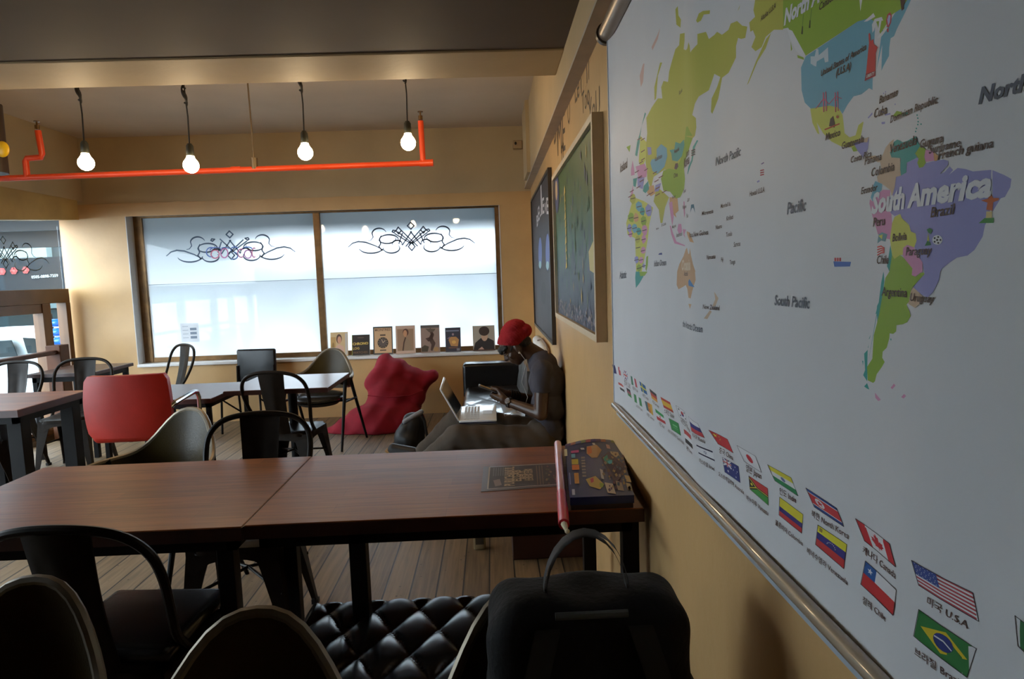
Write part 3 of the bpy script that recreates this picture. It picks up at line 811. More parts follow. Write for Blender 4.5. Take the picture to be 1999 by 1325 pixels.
for sx in (-1, 1):
    a = MB(); x = 0.30 * sx
    a.tube([(x * 0.93, -0.22, 0.70), (x, -0.20, 0.715), (x, 0.10, 0.735), (x, 0.155, 0.725), (x, 0.18, 0.69), (x * 0.99, 0.185, 0.56), (x * 0.92, 0.18, 0.53)], 0.016, 10); a.build('armrest', chrome, red)
b = MB(); b.tube([(0, 0, 0.06), (0, 0, 0.5)], 0.03, 12); b.build('column', steel_blk, red)
for k in range(5):
    a = k * 2 * PI / 5 + 0.4
    b = MB(); b.tube([(0, 0, 0.10), (0.16 * math.cos(a), 0.16 * math.sin(a), 0.085), (0.29 * math.cos(a), 0.29 * math.sin(a), 0.055)], [0.024, 0.02, 0.014], 8)
    b.ball((0.29 * math.cos(a), 0.29 * math.sin(a), 0.03), 0.03, seg=10, rings=6); b.build('base_spoke', steel_blk, red)

# --- plain black padded chair under the window
bc = thing('padded_chair', 'plain black padded side chair against the wall under the left window pane', 'chair', (-2.47, 6.62, 0), R(-4))
b = MB(); b.rbox((-0.205, 0.17, 0.46), (0.205, 0.215, 0.80), 0.022, 3, Matrix.Rotation(R(-4), 4, 'X')); b.build('backrest', blk_leather, bc, smooth=60)
b = MB(); b.rbox((-0.215, -0.21, 0.395), (0.215, 0.20, 0.445), 0.024, 3); b.build('seat', blk_leather, bc, smooth=60)
for sx in (-1, 1):
    l = MB(); l.tube([(0.19 * sx, -0.18, 0.40), (0.20 * sx, -0.20, 0.0)], 0.011, 8); l.build('leg', steel_blk, bc)
    l = MB(); l.tube([(0.19 * sx, 0.20, 0.62), (0.19 * sx, 0.18, 0.40), (0.20 * sx, 0.235, 0.0)], 0.011, 8); l.build('leg', steel_blk, bc)
    l = MB(); l.tube([(0.192 * sx, -0.185, 0.34), (0.195 * sx, 0.21, 0.14)], 0.008, 8); l.build('side_brace', steel_blk, bc)

# --- tables
def table(name, label, x0, x1, y0, y1, z, leg, th=0.032, apron=0.045, insets=None, topm=None, inset=0.03, group=None):
    t = thing(name, label, 'table', ((x0 + x1) / 2, (y0 + y1) / 2, 0), 0, group)
    ox, oy = (x0 + x1) / 2, (y0 + y1) / 2
    b = MB(); b.cm = 0; b.box((x0 - ox, y0 - oy, z - th), (x1 - ox, y1 - oy, z)); tp = b.build('tabletop', [topm or top_wood], t, smooth=0, bevel=0.003)
    e = MB()
    for lo, hi in (((x0 - ox - 0.002, y0 - oy - 0.002, z - th), (x1 - ox + 0.002, y0 - oy + 0.001, z - 0.003)), ((x0 - ox - 0.002, y1 - oy - 0.001, z - th), (x1 - ox + 0.002, y1 - oy + 0.002, z - 0.003)),
                   ((x0 - ox - 0.002, y0 - oy, z - th), (x0 - ox + 0.001, y1 - oy, z - 0.003)), ((x1 - ox - 0.001, y0 - oy, z - th), (x1 - ox + 0.002, y1 - oy, z - 0.003))): e.box(lo, hi)
    e.build('edge_band', edge_wood, tp, smooth=0)
    if apron:
        a = MB(); i = inset
        for lo, hi in (((x0 - ox + i, y0 - oy + i, z - th - apron), (x1 - ox - i, y0 - oy + i + 0.03, z - th)), ((x0 - ox + i, y1 - oy - i - 0.03, z - th - apron), (x1 - ox - i, y1 - oy - i, z - th)),
                       ((x0 - ox + i, y0 - oy + i, z - th - apron), (x0 - ox + i + 0.03, y1 - oy - i, z - th)), ((x1 - ox - i - 0.03, y0 - oy + i, z - th - apron), (x1 - ox - i, y1 - oy - i, z - th))): a.box(lo, hi)
        a.build('apron', steel_blk, t, smooth=0)
    for lx, ly in (insets or [(x0 + inset, y0 + inset), (x1 - inset - leg, y0 + inset), (x0 + inset, y1 - inset - leg), (x1 - inset - leg, y1 - inset - leg)]):
        l = MB(); l.box((lx - ox, ly - oy, 0), (lx - ox + leg, ly - oy + leg, z - th)); l.build('leg', steel_blk, t, smooth=0, bevel=0.002)
    return t
table('dining_table', 'right half of the long reddish brown table, ending at the map wall', -0.748, 0.428, 1.89, 2.64, 0.75, 0.05, th=0.042, apron=0.04,
      insets=[(-0.455, 1.92), (0.37, 1.92), (-0.60, 2.56), (0.335, 2.56)], group='tables of the long row')
table('dining_table', 'left half of the long reddish brown table, reaching the left edge of the picture', -1.815, -0.752, 1.882, 2.638, 0.75, 0.05, th=0.042, apron=0.04,
      insets=[(-1.76, 1.92), (-0.86, 1.95), (-1.76, 2.55), (-0.86, 2.55)], group='tables of the long row')
t2n = at_z(405, 778, 0.70); t2f = at_z(455, 742, 0.70)
table('side_table', 'small pale topped table between the red chair and the black padded chair', t2n.x - 0.72, t2n.x + 0.02, t2n.y, t2n.y + 0.72, 0.70, 0.03, topm=small_top, inset=0.012, apron=0.03, group='small cafe tables')
table('side_table', 'small pale topped table in front of the shell armchair under the window', -1.80, -1.115, 4.38, 5.06, 0.75, 0.03, topm=small_top, insets=[(-1.47, 4.72)], apron=0.0, group='small cafe tables')
tb = [o for o in bpy.data.objects if o.parent is None and o.name.startswith('side_table')][-1]
b = MB(); b.box((-0.24, -0.03, 0), (0.26, 0.04, 0.035)); b.box((-0.03, -0.24, 0), (0.04, 0.26, 0.035)); b.build('cross_foot', steel_blk, tb, smooth=0)
b = MB(); b.tube([(0.003, 0.005, 0.03), (0.003, 0.005, 0.72)], 0.032, 14); b.build('column', steel_blk, tb)
table('side_table', 'small brown table at the left edge of the picture in front of two metal chairs', -3.55, -2.86, 3.98, 4.68, 0.75, 0.085, th=0.045, insets=[(-2.99, 4.06), (-3.49, 4.06), (-2.99, 4.56), (-3.49, 4.56)], group='small cafe tables')
table('side_table', 'small dark table by the timber end post behind the metal chairs', -3.98, -3.42, 5.68, 6.32, 0.75, 0.04, th=0.03, topm=mat('dark_walnut_top', (66, 38, 24), rough=0.35, var=0.2), group='small cafe tables')

# --- tufted benches
def tufted(mb, x0, x1, y0, y1, z0, z1, px=0.145, py=0.13, puff=0.022, nx=90, ny=50):
    rows = []
    for j in range(ny + 1):
        row = []
        for i in range(nx + 1):
            x = x0 + (x1 - x0) * i / nx; y = y0 + (y1 - y0) * j / ny
            u = x / px + (y - y1 + 0.085) / py; v = x / px - (y - y1 + 0.085) / py
            f = (abs(math.sin(PI * u / 2)) * abs(math.sin(PI * v / 2))) ** 0.35
            ed = min(1.0, min(x - x0, x1 - x, y - y0, y1 - y) / 0.05)
            d = math.sqrt(max(0.0, 1 - (1 - ed) ** 2))
            row.append((x, y, z1 - 0.055 * (1 - d) - puff * (1 - f) * d))
        rows.append(row)
    mb.grid(rows)
    B = [rows[0][i] for i in range(nx)] + [rows[j][nx] for j in range(ny)] + [rows[ny][nx - i] for i in range(nx)] + [rows[ny - j][0] for j in range(ny)]
    mb.grid([B, [(p[0], p[1], z0) for p in B]], closed_u=True)
    mb.face([(x0, y0, z0), (x0, y1, z0), (x1, y1, z0), (x1, y0, z0)])
bench = thing('tufted_bench', 'black leather tufted bench at the near side of the long table', 'bench', (-0.12, 1.76, 0))
b = MB(); tufted(b, -0.50, 0.50, -0.28, 0.30, 0.30, 0.445, px=0.070, py=0.125, puff=0.024, nx=150, ny=90); b.build('cushion', mat('satin_black_leather', (0.009, 0.009, 0.010, 1), rough=0.26, var=0.1, spec=0.65), bench, smooth=60)
b = MB(); b.box((-0.49, -0.27, 0.22), (0.49, 0.29, 0.30)); b.build('base', wood_dk, bench, smooth=0)
for sx in (-1, 1):
    for yy in (-0.24, 0.22):
        l = MB(); l.box((0.44 * sx - 0.025, yy, 0), (0.44 * sx + 0.025, yy + 0.05, 0.22)); l.build('leg', steel_blk, bench, smooth=0)
sofa = thing('daybed_sofa', 'long black leather sofa along the right wall under the window', 'sofa', (0.06, 4.9, 0))
b = MB(); tufted(b, -0.34, 0.36, -0.69, 1.30, 0.29, 0.42, px=0.13, py=0.2, puff=0.010, nx=50, ny=140); b.build('seat_cushion', mat('glossy_black_leather', (0.02, 0.02, 0.022, 1), rough=0.3, var=0.1, spec=0.9, coat=0.5), sofa, smooth=60)
b = MB(); b.box((-0.32, -0.68, 0.04), (0.36, 1.45, 0.29)); b.build('base', mat('dark_mahogany_base', (52, 26, 20), rough=0.5, var=0.2), sofa, smooth=0)
b = MB(); b.rbox((-0.36, 1.27, 0.30), (0.37, 1.47, 0.635), 0.035, 4); b.build('armrest', blk_leather, sofa, smooth=60)
b = MB()
rows = [[(0.165 + 0.03 * (z / 0.4) - 0.018 * (abs(math.sin(PI * (y / 0.24 + z / 0.2) / 2)) * abs(math.sin(PI * (y / 0.24 - z / 0.2) / 2))) ** 0.35, y, 0.40 + z) for y in [-0.20 + 1.46 * i / 90 for i in range(91)]] for z in [0.36 * k / 30 for k in range(31)]]
b.grid(rows); bk = [[(0.37, p[1], p[2]) for p in r] for r in rows]; b.grid([r[::-1] for r in bk]); b.grid([rows[-1], bk[-1]]); b.grid([bk[0], rows[0]])
b.grid([[r[0] for r in rows], [r[0] for r in bk]]); b.grid([[r[-1] for r in bk], [r[-1] for r in rows]])
b.build('backrest', mat('grey_quilted_leather', (0.10, 0.098, 0.096, 1), rough=0.28, var=0.1), sofa, smooth=60)

sbx = thing('storage_box', 'dark reddish brown box on the floor beyond the wall end of the long table', 'box', (0.25, 3.55, 0))
b = MB(); b.box((-0.19, -0.30, 0.0), (0.18, 0.32, 0.26)); b.build('body', mat('dark_mahogany_base', (52, 26, 20)), sbx, smooth=0, bevel=0.006)
b = MB(); b.box((-0.195, -0.305, 0.26), (0.185, 0.325, 0.285)); b.build('lid', mat('dark_mahogany_base', (52, 26, 20)), sbx, smooth=0, bevel=0.006)
# ---------------------------------------------------------------- the world map on the right wall
XM = XR - 0.024
def wall(px, py, X=XM): return at_x(px, py, X)
mTL = wall(1197, 102); mBL = wall(1203, 788)
MZ0, MZ1, MY1, MY0 = mBL.z, 2.215, (mTL.y + mBL.y) / 2, 0.10
yf1 = wall(1368, 420).y
def fold(co):
    y = co[1]
    d = 0.015 * math.exp(-((y - yf1) / 0.085) ** 2) + 0.004 * math.exp(-((y - yf1 - 0.35) / 0.10) ** 2) + 0.012 * math.exp(-((y - 0.62) / 0.08) ** 2)
    e = max(0.0, (y - (MY1 - 0.10)) / 0.10)
    hz = 1.0 if len(co) < 3 else max(0.0, min(1.0, (co[2] - MZ0) / 0.12))
    return Vector((-d * (0.25 + 0.75 * hz) - 0.012 * e * e, 0, 0))
mapt = thing('wall_map', 'large white roll-down world map with rows of flags hanging on the right wall', 'map', (XM, 1.2, MZ0))
b = MB()
CUTS = [yf1 + 0.02 * k for k in range(-12, 13)] + [yf1 + 0.35 + 0.05 * k for k in range(-2, 5)] + [0.62 + 0.03 * k for k in range(-7, 8)] + [MY1 - 0.1, MY1 - 0.07, MY1 - 0.045, MY1 - 0.02]
ys = sorted({round(y, 6) for y in CUTS if MY0 < y < MY1} | {MY0, MY1})
rowsF = [[Vector((XM, y, z)) + fold((0, y, z)) for y in ys] for z in (MZ0, MZ0 + 0.04, MZ0 + 0.08, MZ0 + 0.12, MZ0 + 0.3, MZ0 + 0.6, MZ0 + 0.9, MZ1)]
rowsB = [[Vector((p.x + 0.0016, p.y, p.z)) for p in r] for r in rowsF]
b.grid(rowsF); b.grid([r[::-1] for r in rowsB]); b.grid([[r[-1] for r in rowsF], [r[-1] for r in rowsB]]); b.grid([rowsB[0], rowsF[0]])
b.build('sheet', mat('white_map_vinyl', (0.70, 0.71, 0.74, 1), rough=0.5, var=0.015, bump=0.02, bscale=300), mapt, world=True, smooth=60)
b = MB(); b.tube([(XR - 0.036, MY1 + 0.012, 2.243), (XR - 0.036, MY0, 2.243)], 0.029, 18); b.build('roller', mat('grey_roller_tube', (150, 134, 116), rough=0.35, metal=0.4), mapt, world=True)
b = MB(); b.tube([(XR - 0.036, MY1 + 0.03, 2.243), (XR - 0.036, MY1 + 0.008, 2.243)], 0.036, 18); b.build('end_cap', mat('dark_end_cap', (70, 58, 46), rough=0.4), mapt, world=True)
b = MB(); b.tube([(XM - 0.012, MY1 + 0.005, MZ0 + 0.002), (XM - 0.012, MY0, MZ0 + 0.002)], 0.0115, 12); b.build('bottom_bar', mat('clear_bar_sleeve', (168, 150, 128), rough=0.18, coat=0.6), mapt, world=True)
b = MB(); b.box((XM - 0.006, MY0, MZ0 - 0.03), (XM + 0.012, MY1, MZ0 - 0.010)); b.build('weight_rail', mat('pale_weight_rail', (178, 188, 200), rough=0.3), mapt, world=True, smooth=0)
b = MB(); b.box((XM - 0.014, MY1 - 0.001, MZ0), (XM + 0.004, MY1 + 0.006, MZ1)); b.build('side_hem', mat('white_hem', (206, 212, 220), rough=0.4), mapt, world=True, smooth=0)
MP = Print(lambda p: wall(p[0], p[1]), (-1, 0, 0), step=0.0001)
def zp(ox, oy, k=5.0): return lambda *q: [(ox + x / k, oy + y / k) for x, y in q]
zA, zB, zC, zD, zE, zF = zp(1199, 0), zp(1599, 0), zp(1199, 265), zp(1599, 265), zp(1199, 530), zp(1599, 530)
zT = zp(1199, 0, 2.5)
TEAL, BLUE, GREEN, OLIVE, LAV, PINK, TAN, YEL, ORG = ink(46, 156, 150), ink(104, 172, 196), ink(142, 176, 50), ink(186, 186, 78), ink(150, 150, 206), ink(216, 150, 190), ink(208, 182, 156), ink(206, 208, 96), ink(214, 166, 116)
WHITE, TXB, TXG = ink(226, 228, 232), ink(70, 48, 42), ink(86, 92, 106)
# South America
brazil = zD((815, 400), (880, 385), (945, 355), (950, 260), (1070, 210), (1090, 225), (1075, 260), (1095, 310), (1140, 300), (1165, 262), (1250, 242), (1330, 228), (1378, 240), (1380, 275), (1300, 370), (1345, 350), (1390, 295), (1420, 330), (1385, 375), (1460, 310), (1530, 322), (1590, 345), (1750, 330), (1840, 370), (1920, 420), (1910, 500), (1860, 600), (1790, 680), (1740, 770), (1690, 870), (1670, 980), (1600, 1110), (1540, 1165), (1450, 1185), (1390, 1230), (1320, 1290)) \
    + zF((1300, 0), (1290, 80), (1230, 200), (1180, 250), (1120, 220), (1030, 150), (1060, 110), (1150, 20)) + zD((1130, 1240), (1070, 1150), (1040, 1080), (1065, 1020), (1050, 950), (1000, 930), (980, 860), (890, 800), (870, 760), (800, 780), (760, 760), (700, 700), (690, 640), (740, 590), (765, 590), (800, 500))
MP.poly(brazil, LAV, 1)
MP.poly(zD((745, 1050), (770, 1160), (745, 1320)) + zF((690, 60), (650, 250), (620, 400), (590, 510), (560, 620), (545, 850), (485, 930), (492, 1060), (570, 1085), (567, 1250), (520, 1210), (545, 1170), (480, 1140), (450, 1120), (490, 1080), (440, 1010), (460, 960), (450, 800), (490, 760), (520, 700), (545, 600), (520, 590), (550, 480), (560, 390), (610, 300), (640, 100), (665, 0)) + zD((680, 1320), (710, 1100)), TEAL, 1)
MP.poly(zD((800, 1200), (870, 1160), (920, 1190), (1020, 1290)) + zF((1012, 32), (1060, 45), (1110, 8), (1145, 5), (1150, 20), (1060, 110), (1020, 150), (1000, 190), (980, 290), (950, 320), (985, 380), (1000, 430), (960, 490), (910, 510), (830, 520), (825, 580), (790, 605), (745, 600), (740, 650), (710, 740), (660, 780), (655, 840), (685, 880), (650, 930), (590, 1000), (570, 1070), (550, 1085), (490, 1060), (482, 930), (540, 850), (555, 620), (590, 510), (620, 400), (650, 250), (690, 60)) + zD((740, 1320), (770, 1160)), GREEN, 2)
MP.poly(zD((960, 1060), (1040, 1085), (1070, 1150), (1130, 1230), (1130, 1322)) + zF((1090, 20), (1050, 45), (1012, 30)) + zD((1020, 1290), (920, 1190), (905, 1160), (910, 1090)), PINK, 3)
MP.poly(zF((1030, 150), (1120, 225), (1150, 260), (1110, 300), (1050, 350), (970, 310), (985, 270), (1000, 190)), TAN, 2)
MP.poly(zD((800, 790), (870, 760), (890, 800), (980, 870), (1000, 930), (1055, 950), (1065, 1020), (1040, 1085), (960, 1060), (910, 1090), (905, 1160), (870, 1160), (800, 1200), (770, 1160), (745, 1010), (755, 940), (770, 850)), YEL, 2)
MP.poly(zD((590, 570), (660, 525), (750, 530), (740, 590), (690, 640), (700, 700), (760, 760), (770, 850), (755, 940), (745, 1010), (700, 1000), (600, 960), (580, 900), (540, 790), (505, 660), (510, 620), (540, 640)), PINK, 2)
MP.poly(zD((570, 440), (650, 470), (640, 530), (590, 570), (540, 640), (520, 600), (540, 540), (550, 480)), BLUE, 3)
MP.poly(zD((790, 30), (770, 100), (740, 160), (760, 210), (865, 215), (870, 330), (880, 385), (815, 400), (800, 500), (765, 590), (750, 530), (700, 500), (650, 470), (600, 450), (590, 400), (640, 330), (620, 240), (660, 170), (690, 110), (740, 60)), TAN, 2)
MP.poly(zD((830, 35), (870, 45), (900, 60), (960, 45), (1000, 25), (1060, 3), (1075, 60), (1110, 95), (1050, 170), (1070, 210), (950, 260), (945, 355), (880, 385), (870, 330), (875, 215), (760, 210), (740, 160), (790, 110), (785, 60)), TEAL, 3)
MP.poly(zD((1110, 90), (1165, 130), (1150, 200), (1165, 260), (1140, 300), (1095, 310), (1075, 260), (1090, 220), (1050, 170)), GREEN, 4)
MP.poly(zD((1165, 130), (1240, 150), (1250, 240), (1165, 252), (1150, 200)), PINK, 3)
MP.poly(zD((1240, 150), (1300, 200), (1270, 243), (1250, 240)), ORG, 3)
for q in (zF((760, 1130), (800, 1090), (820, 1110), (780, 1145)), zF((890, 1220), (925, 1190), (950, 1210), (920, 1235)), zF((570, 1180), (640, 1250), (610, 1262), (575, 1230))): MP.poly(q, PINK, 2)
for q in (zF((500, 660), (520, 615), (512, 650)), zF((430, 870), (442, 870), (440, 920)), zF((490, 745), (498, 710), (497, 740)), zF((750, 650), (770, 655), (760, 675))): MP.poly(q, TEAL, 2)
# Central and North America
MP.poly(zT((960, 530), (1050, 515), (1095, 525), (1115, 560), (1120, 600), (1125, 650), (1150, 670), (1180, 660), (1195, 610), (1225, 588), (1215, 640), (1200, 690), (1170, 720), (1110, 715), (1060, 690), (1020, 650), (985, 590)), YEL, 1)
MP.poly(zT((957, 530), (970, 535), (990, 600), (1002, 655), (992, 650), (968, 600)), YEL, 1)
MP.poly(zT((1170, 700), (1250, 668), (1245, 725), (1222, 772), (1190, 735)), LAV, 2); MP.poly(zT((1180, 690), (1250, 668), (1240, 695)), TAN, 3); MP.poly(zT((1160, 722), (1185, 705), (1196, 735), (1170, 740)), GREEN, 2)
MP.poly(zT((1228, 765), (1285, 758), (1325, 785), (1300, 792), (1262, 772)), TAN, 2)
MP.poly(zT((935, 275), (1190, 105), (1250, 85), (1300, 120), (1330, 150), (1400, 60), (1450, 20), (1478, -10), (1500, -10), (1460, 60), (1410, 140), (1380, 200), (1370, 260), (1330, 320), (1300, 380), (1295, 420), (1300, 480), (1305, 508), (1280, 490), (1270, 440), (1250, 430), (1210, 460), (1170, 470), (1140, 510), (1115, 555), (1095, 525), (1050, 515), (960, 530), (930, 500), (915, 440), (912, 330)), BLUE, 1)
MP.poly(zT((825, -10), (1480, -10), (1440, 40), (1380, 70), (1330, 140), (1310, 165), (1290, 110), (1250, 88), (1190, 105), (930, 275), (890, 240), (870, 180), (850, 135), (825, 140)), GREEN, 2)
MP.poly(zT((690, -10), (825, -10), (825, 145), (780, 145), (740, 180), (720, 230), (690, 250), (670, 230), (690, 180), (670, 130), (690, 90), (680, 50)), OLIVE, 1)
MP.poly(zT((742, 190), (766, 160), (740, 235), (700, 300), (656, 405), (648, 415), (692, 300)), OLIVE, 1)
MP.poly(zT((660, 110), (690, 80), (690, 140), (665, 155)), OLIVE, 2)
for q in (zT((1222, 106), (1275, 62), (1290, 58), (1282, 82), (1240, 104)), zT((1265, 120), (1280, 92), (1320, 82), (1328, 100), (1290, 104), (1276, 150), (1268, 160)), zT((1295, 180), (1310, 165), (1350, 130), (1352, 140), (1318, 178), (1298, 188)), zT((1305, 100), (1318, 100), (1308, 150), (1298, 160)), zT((1200, 0), (1215, -5), (1205, 55)), zT((845, 140), (870, 150), (935, 270), (930, 285), (890, 250), (860, 190))): MP.poly(q, WHITE, 3)
for q in (zT((895, 268), (925, 280), (928, 292), (897, 282)), zT((862, 200), (870, 240), (864, 250))): MP.poly(q, GREEN, 4)
# islands of the Caribbean
MP.stroke(zT((1245, 575), (1275, 545), (1310, 540), (1340, 552)), [2, 4, 4, 2], LAV, 1); MP.stroke(zT((1340, 560), (1380, 552)), 3, LAV, 1)
MP.poly(zT((1385, 565), (1410, 540), (1440, 545), (1448, 556), (1420, 566)), GREEN, 1); MP.poly(zT((1448, 548), (1480, 545), (1475, 562), (1445, 566)), TEAL, 1)
MP.poly(zT((1318, 595), (1340, 593), (1338, 604), (1320, 606)), LAV, 1)
for x, y in ((1534, 560), (1538, 575), (1540, 592), (1538, 606), (1530, 625), (1556, 604), (1526, 640)): MP.disc(zT((x, y))[0], 1.7, TEAL, 1, seg=8)
for x, y in ((1330, 455), (1342, 448), (1358, 492), (1376, 498), (1400, 508)): MP.disc(zT((x, y))[0], 1.4, LAV, 1, seg=8)
# Eurasia
MP.poly(zA((330, 1300), (320, 1150), (380, 1050), (440, 960), (480, 960), (470, 850), (490, 790), (530, 800), (540, 700), (565, 600), (600, 480), (640, 440), (650, 330), (720, 320), (715, 400), (700, 480), (740, 490), (770, 470), (790, 410), (805, 440), (815, 510), (830, 490), (880, 430), (880, 330), (940, 310), (960, 380), (1000, 340), (1020, 310), (1060, 340), (1120, 290), (1140, 230), (1200, 205), (1250, 250), (1300, 260), (1280, 370), (1240, 380), (1210, 370), (1190, 450), (1190, 560), (1120, 710), (1060, 760), (1000, 720), (960, 880), (890, 940), (860, 1010), (835, 1120), (868, 1150), (872, 1240), (860, 1324)) + zC((840, 20), (780, 155), (715, 235), (600, 330), (500, 330), (400, 400), (370, 520), (330, 420), (325, 330), (310, 260), (320, 60)), OLIVE, 1)
MP.poly(zC((720, 0), (840, 20), (780, 155), (720, 240), (700, 320), (715, 420), (700, 520), (650, 600), (600, 612), (550, 545), (490, 535), (470, 420), (490, 340), (540, 320), (600, 330), (650, 240), (700, 100)) , GREEN, 2)
MP.poly(zA((740, 1240), (770, 1230), (840, 1324), (720, 1324)), GREEN, 2)
MP.poly(zC((600, 60), (650, 75), (700, 35), (708, 90), (670, 200), (620, 250), (570, 240), (560, 170), (545, 140), (590, 130)), TEAL, 3)
MP.poly(zC((470, 80), (520, 120), (525, 200), (500, 300), (440, 370), (390, 345), (365, 265), (380, 230), (430, 222), (430, 130)), BLUE, 3)
MP.poly(zC((400, 640), (430, 500), (470, 530), (540, 600), (505, 700), (482, 850), (466, 850), (450, 720)), OLIVE, 2)
MP.poly(zC((545, 600), (620, 600), (632, 730), (600, 760), (610, 800), (575, 760), (548, 690)), ORG, 2); MP.poly(zC((540, 650), (570, 640), (585, 790), (570, 880), (556, 780)), PINK, 3)
MP.poly(zC((330, 500), (400, 480), (420, 560), (370, 590), (330, 560)), ORG, 2); MP.poly(zC((420, 480), (470, 460), (450, 540), (410, 545)), LAV, 3)
MP.poly(zA((305, 1095), (316, 1110), (270, 1230), (255, 1324)) + zC((250, 60), (225, 200), (205, 190), (225, 60), (245, 0)), TEAL, 2)
MP.poly(zC((255, 0), (320, 60), (315, 220), (270, 330), (240, 250), (250, 120)), YEL, 1)
for q, m in ((zC((165, 330), (180, 240), (195, 320), (200, 380), (165, 390)), PINK), (zC((210, 300), (300, 270), (330, 330), (320, 400), (240, 420)), PINK), (zC((185, 420), (225, 410), (210, 500), (188, 490)), TEAL), (zC((225, 400), (300, 400), (280, 520), (230, 500)), LAV), (zC((290, 490), (340, 440), (350, 520), (310, 560), (282, 540)), TEAL),
             (zC((165, 560), (185, 480), (185, 580), (150, 610)), PINK), (zC((120, 110), (160, 90), (150, 160)), GREEN), (zC((330, 110), (375, 110), (380, 180), (340, 190)), LAV)): MP.poly(q, m, 2)
for q in (zA((600, 90), (625, 60), (632, 150), (662, 190), (655, 270), (610, 240)), zA((870, 200), (890, 130), (920, 105), (968, 100), (965, 135), (925, 140), (905, 200), (880, 220)), zA((460, 610), (478, 610), (440, 740), (425, 960), (410, 980), (408, 850)), zA((1205, 110), (1230, 45), (1222, 80)), zA((1050, 740), (1065, 740), (1030, 960), (985, 1110), (975, 1090), (980, 960), (1020, 850))): MP.poly(q, OLIVE, 1)
for q in (zA((250, 740), (285, 620), (300, 620), (285, 800), (262, 850)), zA((380, 460), (440, 330), (460, 270), (440, 380), (390, 490))): MP.poly(q, ink(214, 180, 172), 1)
MP.stroke(zC((880, 45), (850, 110), (830, 240), (790, 310), (765, 370)), [2, 4, 3, 5, 2], TEAL, 1)
# Africa in many small countries
MP.poly(zC((190, 600), (300, 640), (395, 700), (370, 790), (350, 870), (335, 1000), (300, 1180), (270, 1324), (215, 1324), (205, 1000), (130, 960), (118, 850), (160, 700)), YEL, 1)
MP.poly(zE((210, 0), (300, 0), (285, 50), (250, 110), (212, 160), (205, 60)), TEAL, 1); MP.poly(zE((245, 0), (330, 0), (300, 40), (255, 45)), GREEN, 2)
AFR = ((185, 610, 32, OLIVE), (245, 690, 34, BLUE), (275, 740, 26, TEAL), (345, 730, 42, LAV), (165, 800, 30, GREEN), (215, 800, 28, ORG), (290, 830, 30, GREEN), (150, 900, 26, LAV), (200, 900, 28, BLUE), (240, 930, 26, TEAL), (300, 920, 34, PINK), (160, 960, 20, PINK), (230, 1010, 26, OLIVE), (290, 1010, 26, PINK), (235, 1090, 28, YEL), (285, 1120, 24, PINK), (220, 1210, 22, LAV), (265, 1210, 22, PINK), (245, 1290, 22, GREEN), (290, 1270, 14, LAV))
for x, y, r, m in AFR:
    random.seed(x * 7 + y)
    MP.poly(zC(*[(x + r * (0.8 + 0.4 * random.random()) * math.cos(k * 2 * PI / 7), y + 1.6 * r * (0.8 + 0.4 * random.random()) * math.sin(k * 2 * PI / 7)) for k in range(7)]), m, 2)
MP.poly(zC((318, 1180), (338, 1170), (335, 1260), (318, 1324), (308, 1300)), GREEN, 2)
MP.stroke(zC((552, 880), (570, 960), (600, 1040), (660, 1060), (705, 1072)), [2, 4, 5, 3, 2], PINK, 1)
for q in (zC((630, 860), (660, 860), (672, 930), (640, 962), (618, 920)), zC((680, 910), (730, 915), (700, 960), (720, 1000), (690, 970)), zC((690, 640), (705, 640), (715, 760), (700, 800), (690, 720))): MP.poly(q, PINK, 1)
MP.poly(zC((740, 930), (800, 942), (850, 1040), (800, 1030), (750, 960)), ORG, 1)
MP.poly(zC((617, 1324), (640, 1250), (690, 1170), (720, 1110), (745, 1090), (770, 1150), (790, 1150), (800, 1090), (815, 1160), (840, 1250), (865, 1324)) + zE((860, 0), (866, 80), (830, 190), (810, 260), (770, 252), (750, 170), (720, 130), (630, 172), (612, 130)), ink(206, 166, 126), 1)
MP.poly(zE((770, 312), (820, 316), (797, 362)), ink(206, 166, 126), 1)
MP.poly(zE((1000, 195), (1032, 260), (1010, 335), (985, 340), (1008, 270)), TAN, 1); MP.poly(zE((970, 375), (982, 390), (952, 462), (928, 455)), TAN, 1)
# small printed pictures
MP.poly(zB((455, 790), (470, 700), (500, 420), (495, 330), (510, 320), (518, 400), (545, 380), (553, 430), (595, 460), (575, 520), (570, 740)), ink(206, 52, 58), 4); MP.poly(zB((455, 790), (468, 720), (572, 690), (572, 735)), ink(150, 40, 60), 5)
MP.text('LIBERTY', zB((475, 760))[0], zB((560, 728))[0], WHITE, 6)
MP.poly(zB((690, 200), (705, 140), (740, 118), (758, 150), (750, 220), (720, 270), (700, 260)), ink(196, 66, 84), 4); MP.poly(zB((705, 190), (722, 145), (745, 150), (735, 220), (714, 250)), ink(186, 180, 226), 5); MP.poly(zB((698, 280), (722, 270), (720, 312), (702, 312)), ink(196, 66, 84), 4)
MP.poly(zB((862, -10), (935, -10), (905, 60), (910, 85), (882, 105), (875, 70)), ink(70, 44, 48), 5)
MP.poly(zp(1583, 80, 5)((0, 220), (0, 150), (40, 150), (55, 80), (75, 80), (80, 140), (170, 60), (175, 200), (140, 210), (130, 160), (60, 200), (55, 250), (30, 240)), ink(200, 216, 224), 4)
for x in (1022, 1080): 
    MP.stroke(zT((x, 452), (x + 2, 545)), 2.0, ink(206, 90, 120), 4); MP.stroke(zT((x + 12, 448), (x + 14, 540)), 2.0, ink(206, 90, 120), 4); MP.stroke(zT((x, 490), (x + 14, 486)), 1.4, ink(206, 90, 120), 4)
MP.stroke(zT((985, 530), (1024, 480), (1050, 508), (1082, 470), (1112, 480)), 1.2, ink(206, 90, 120), 4)
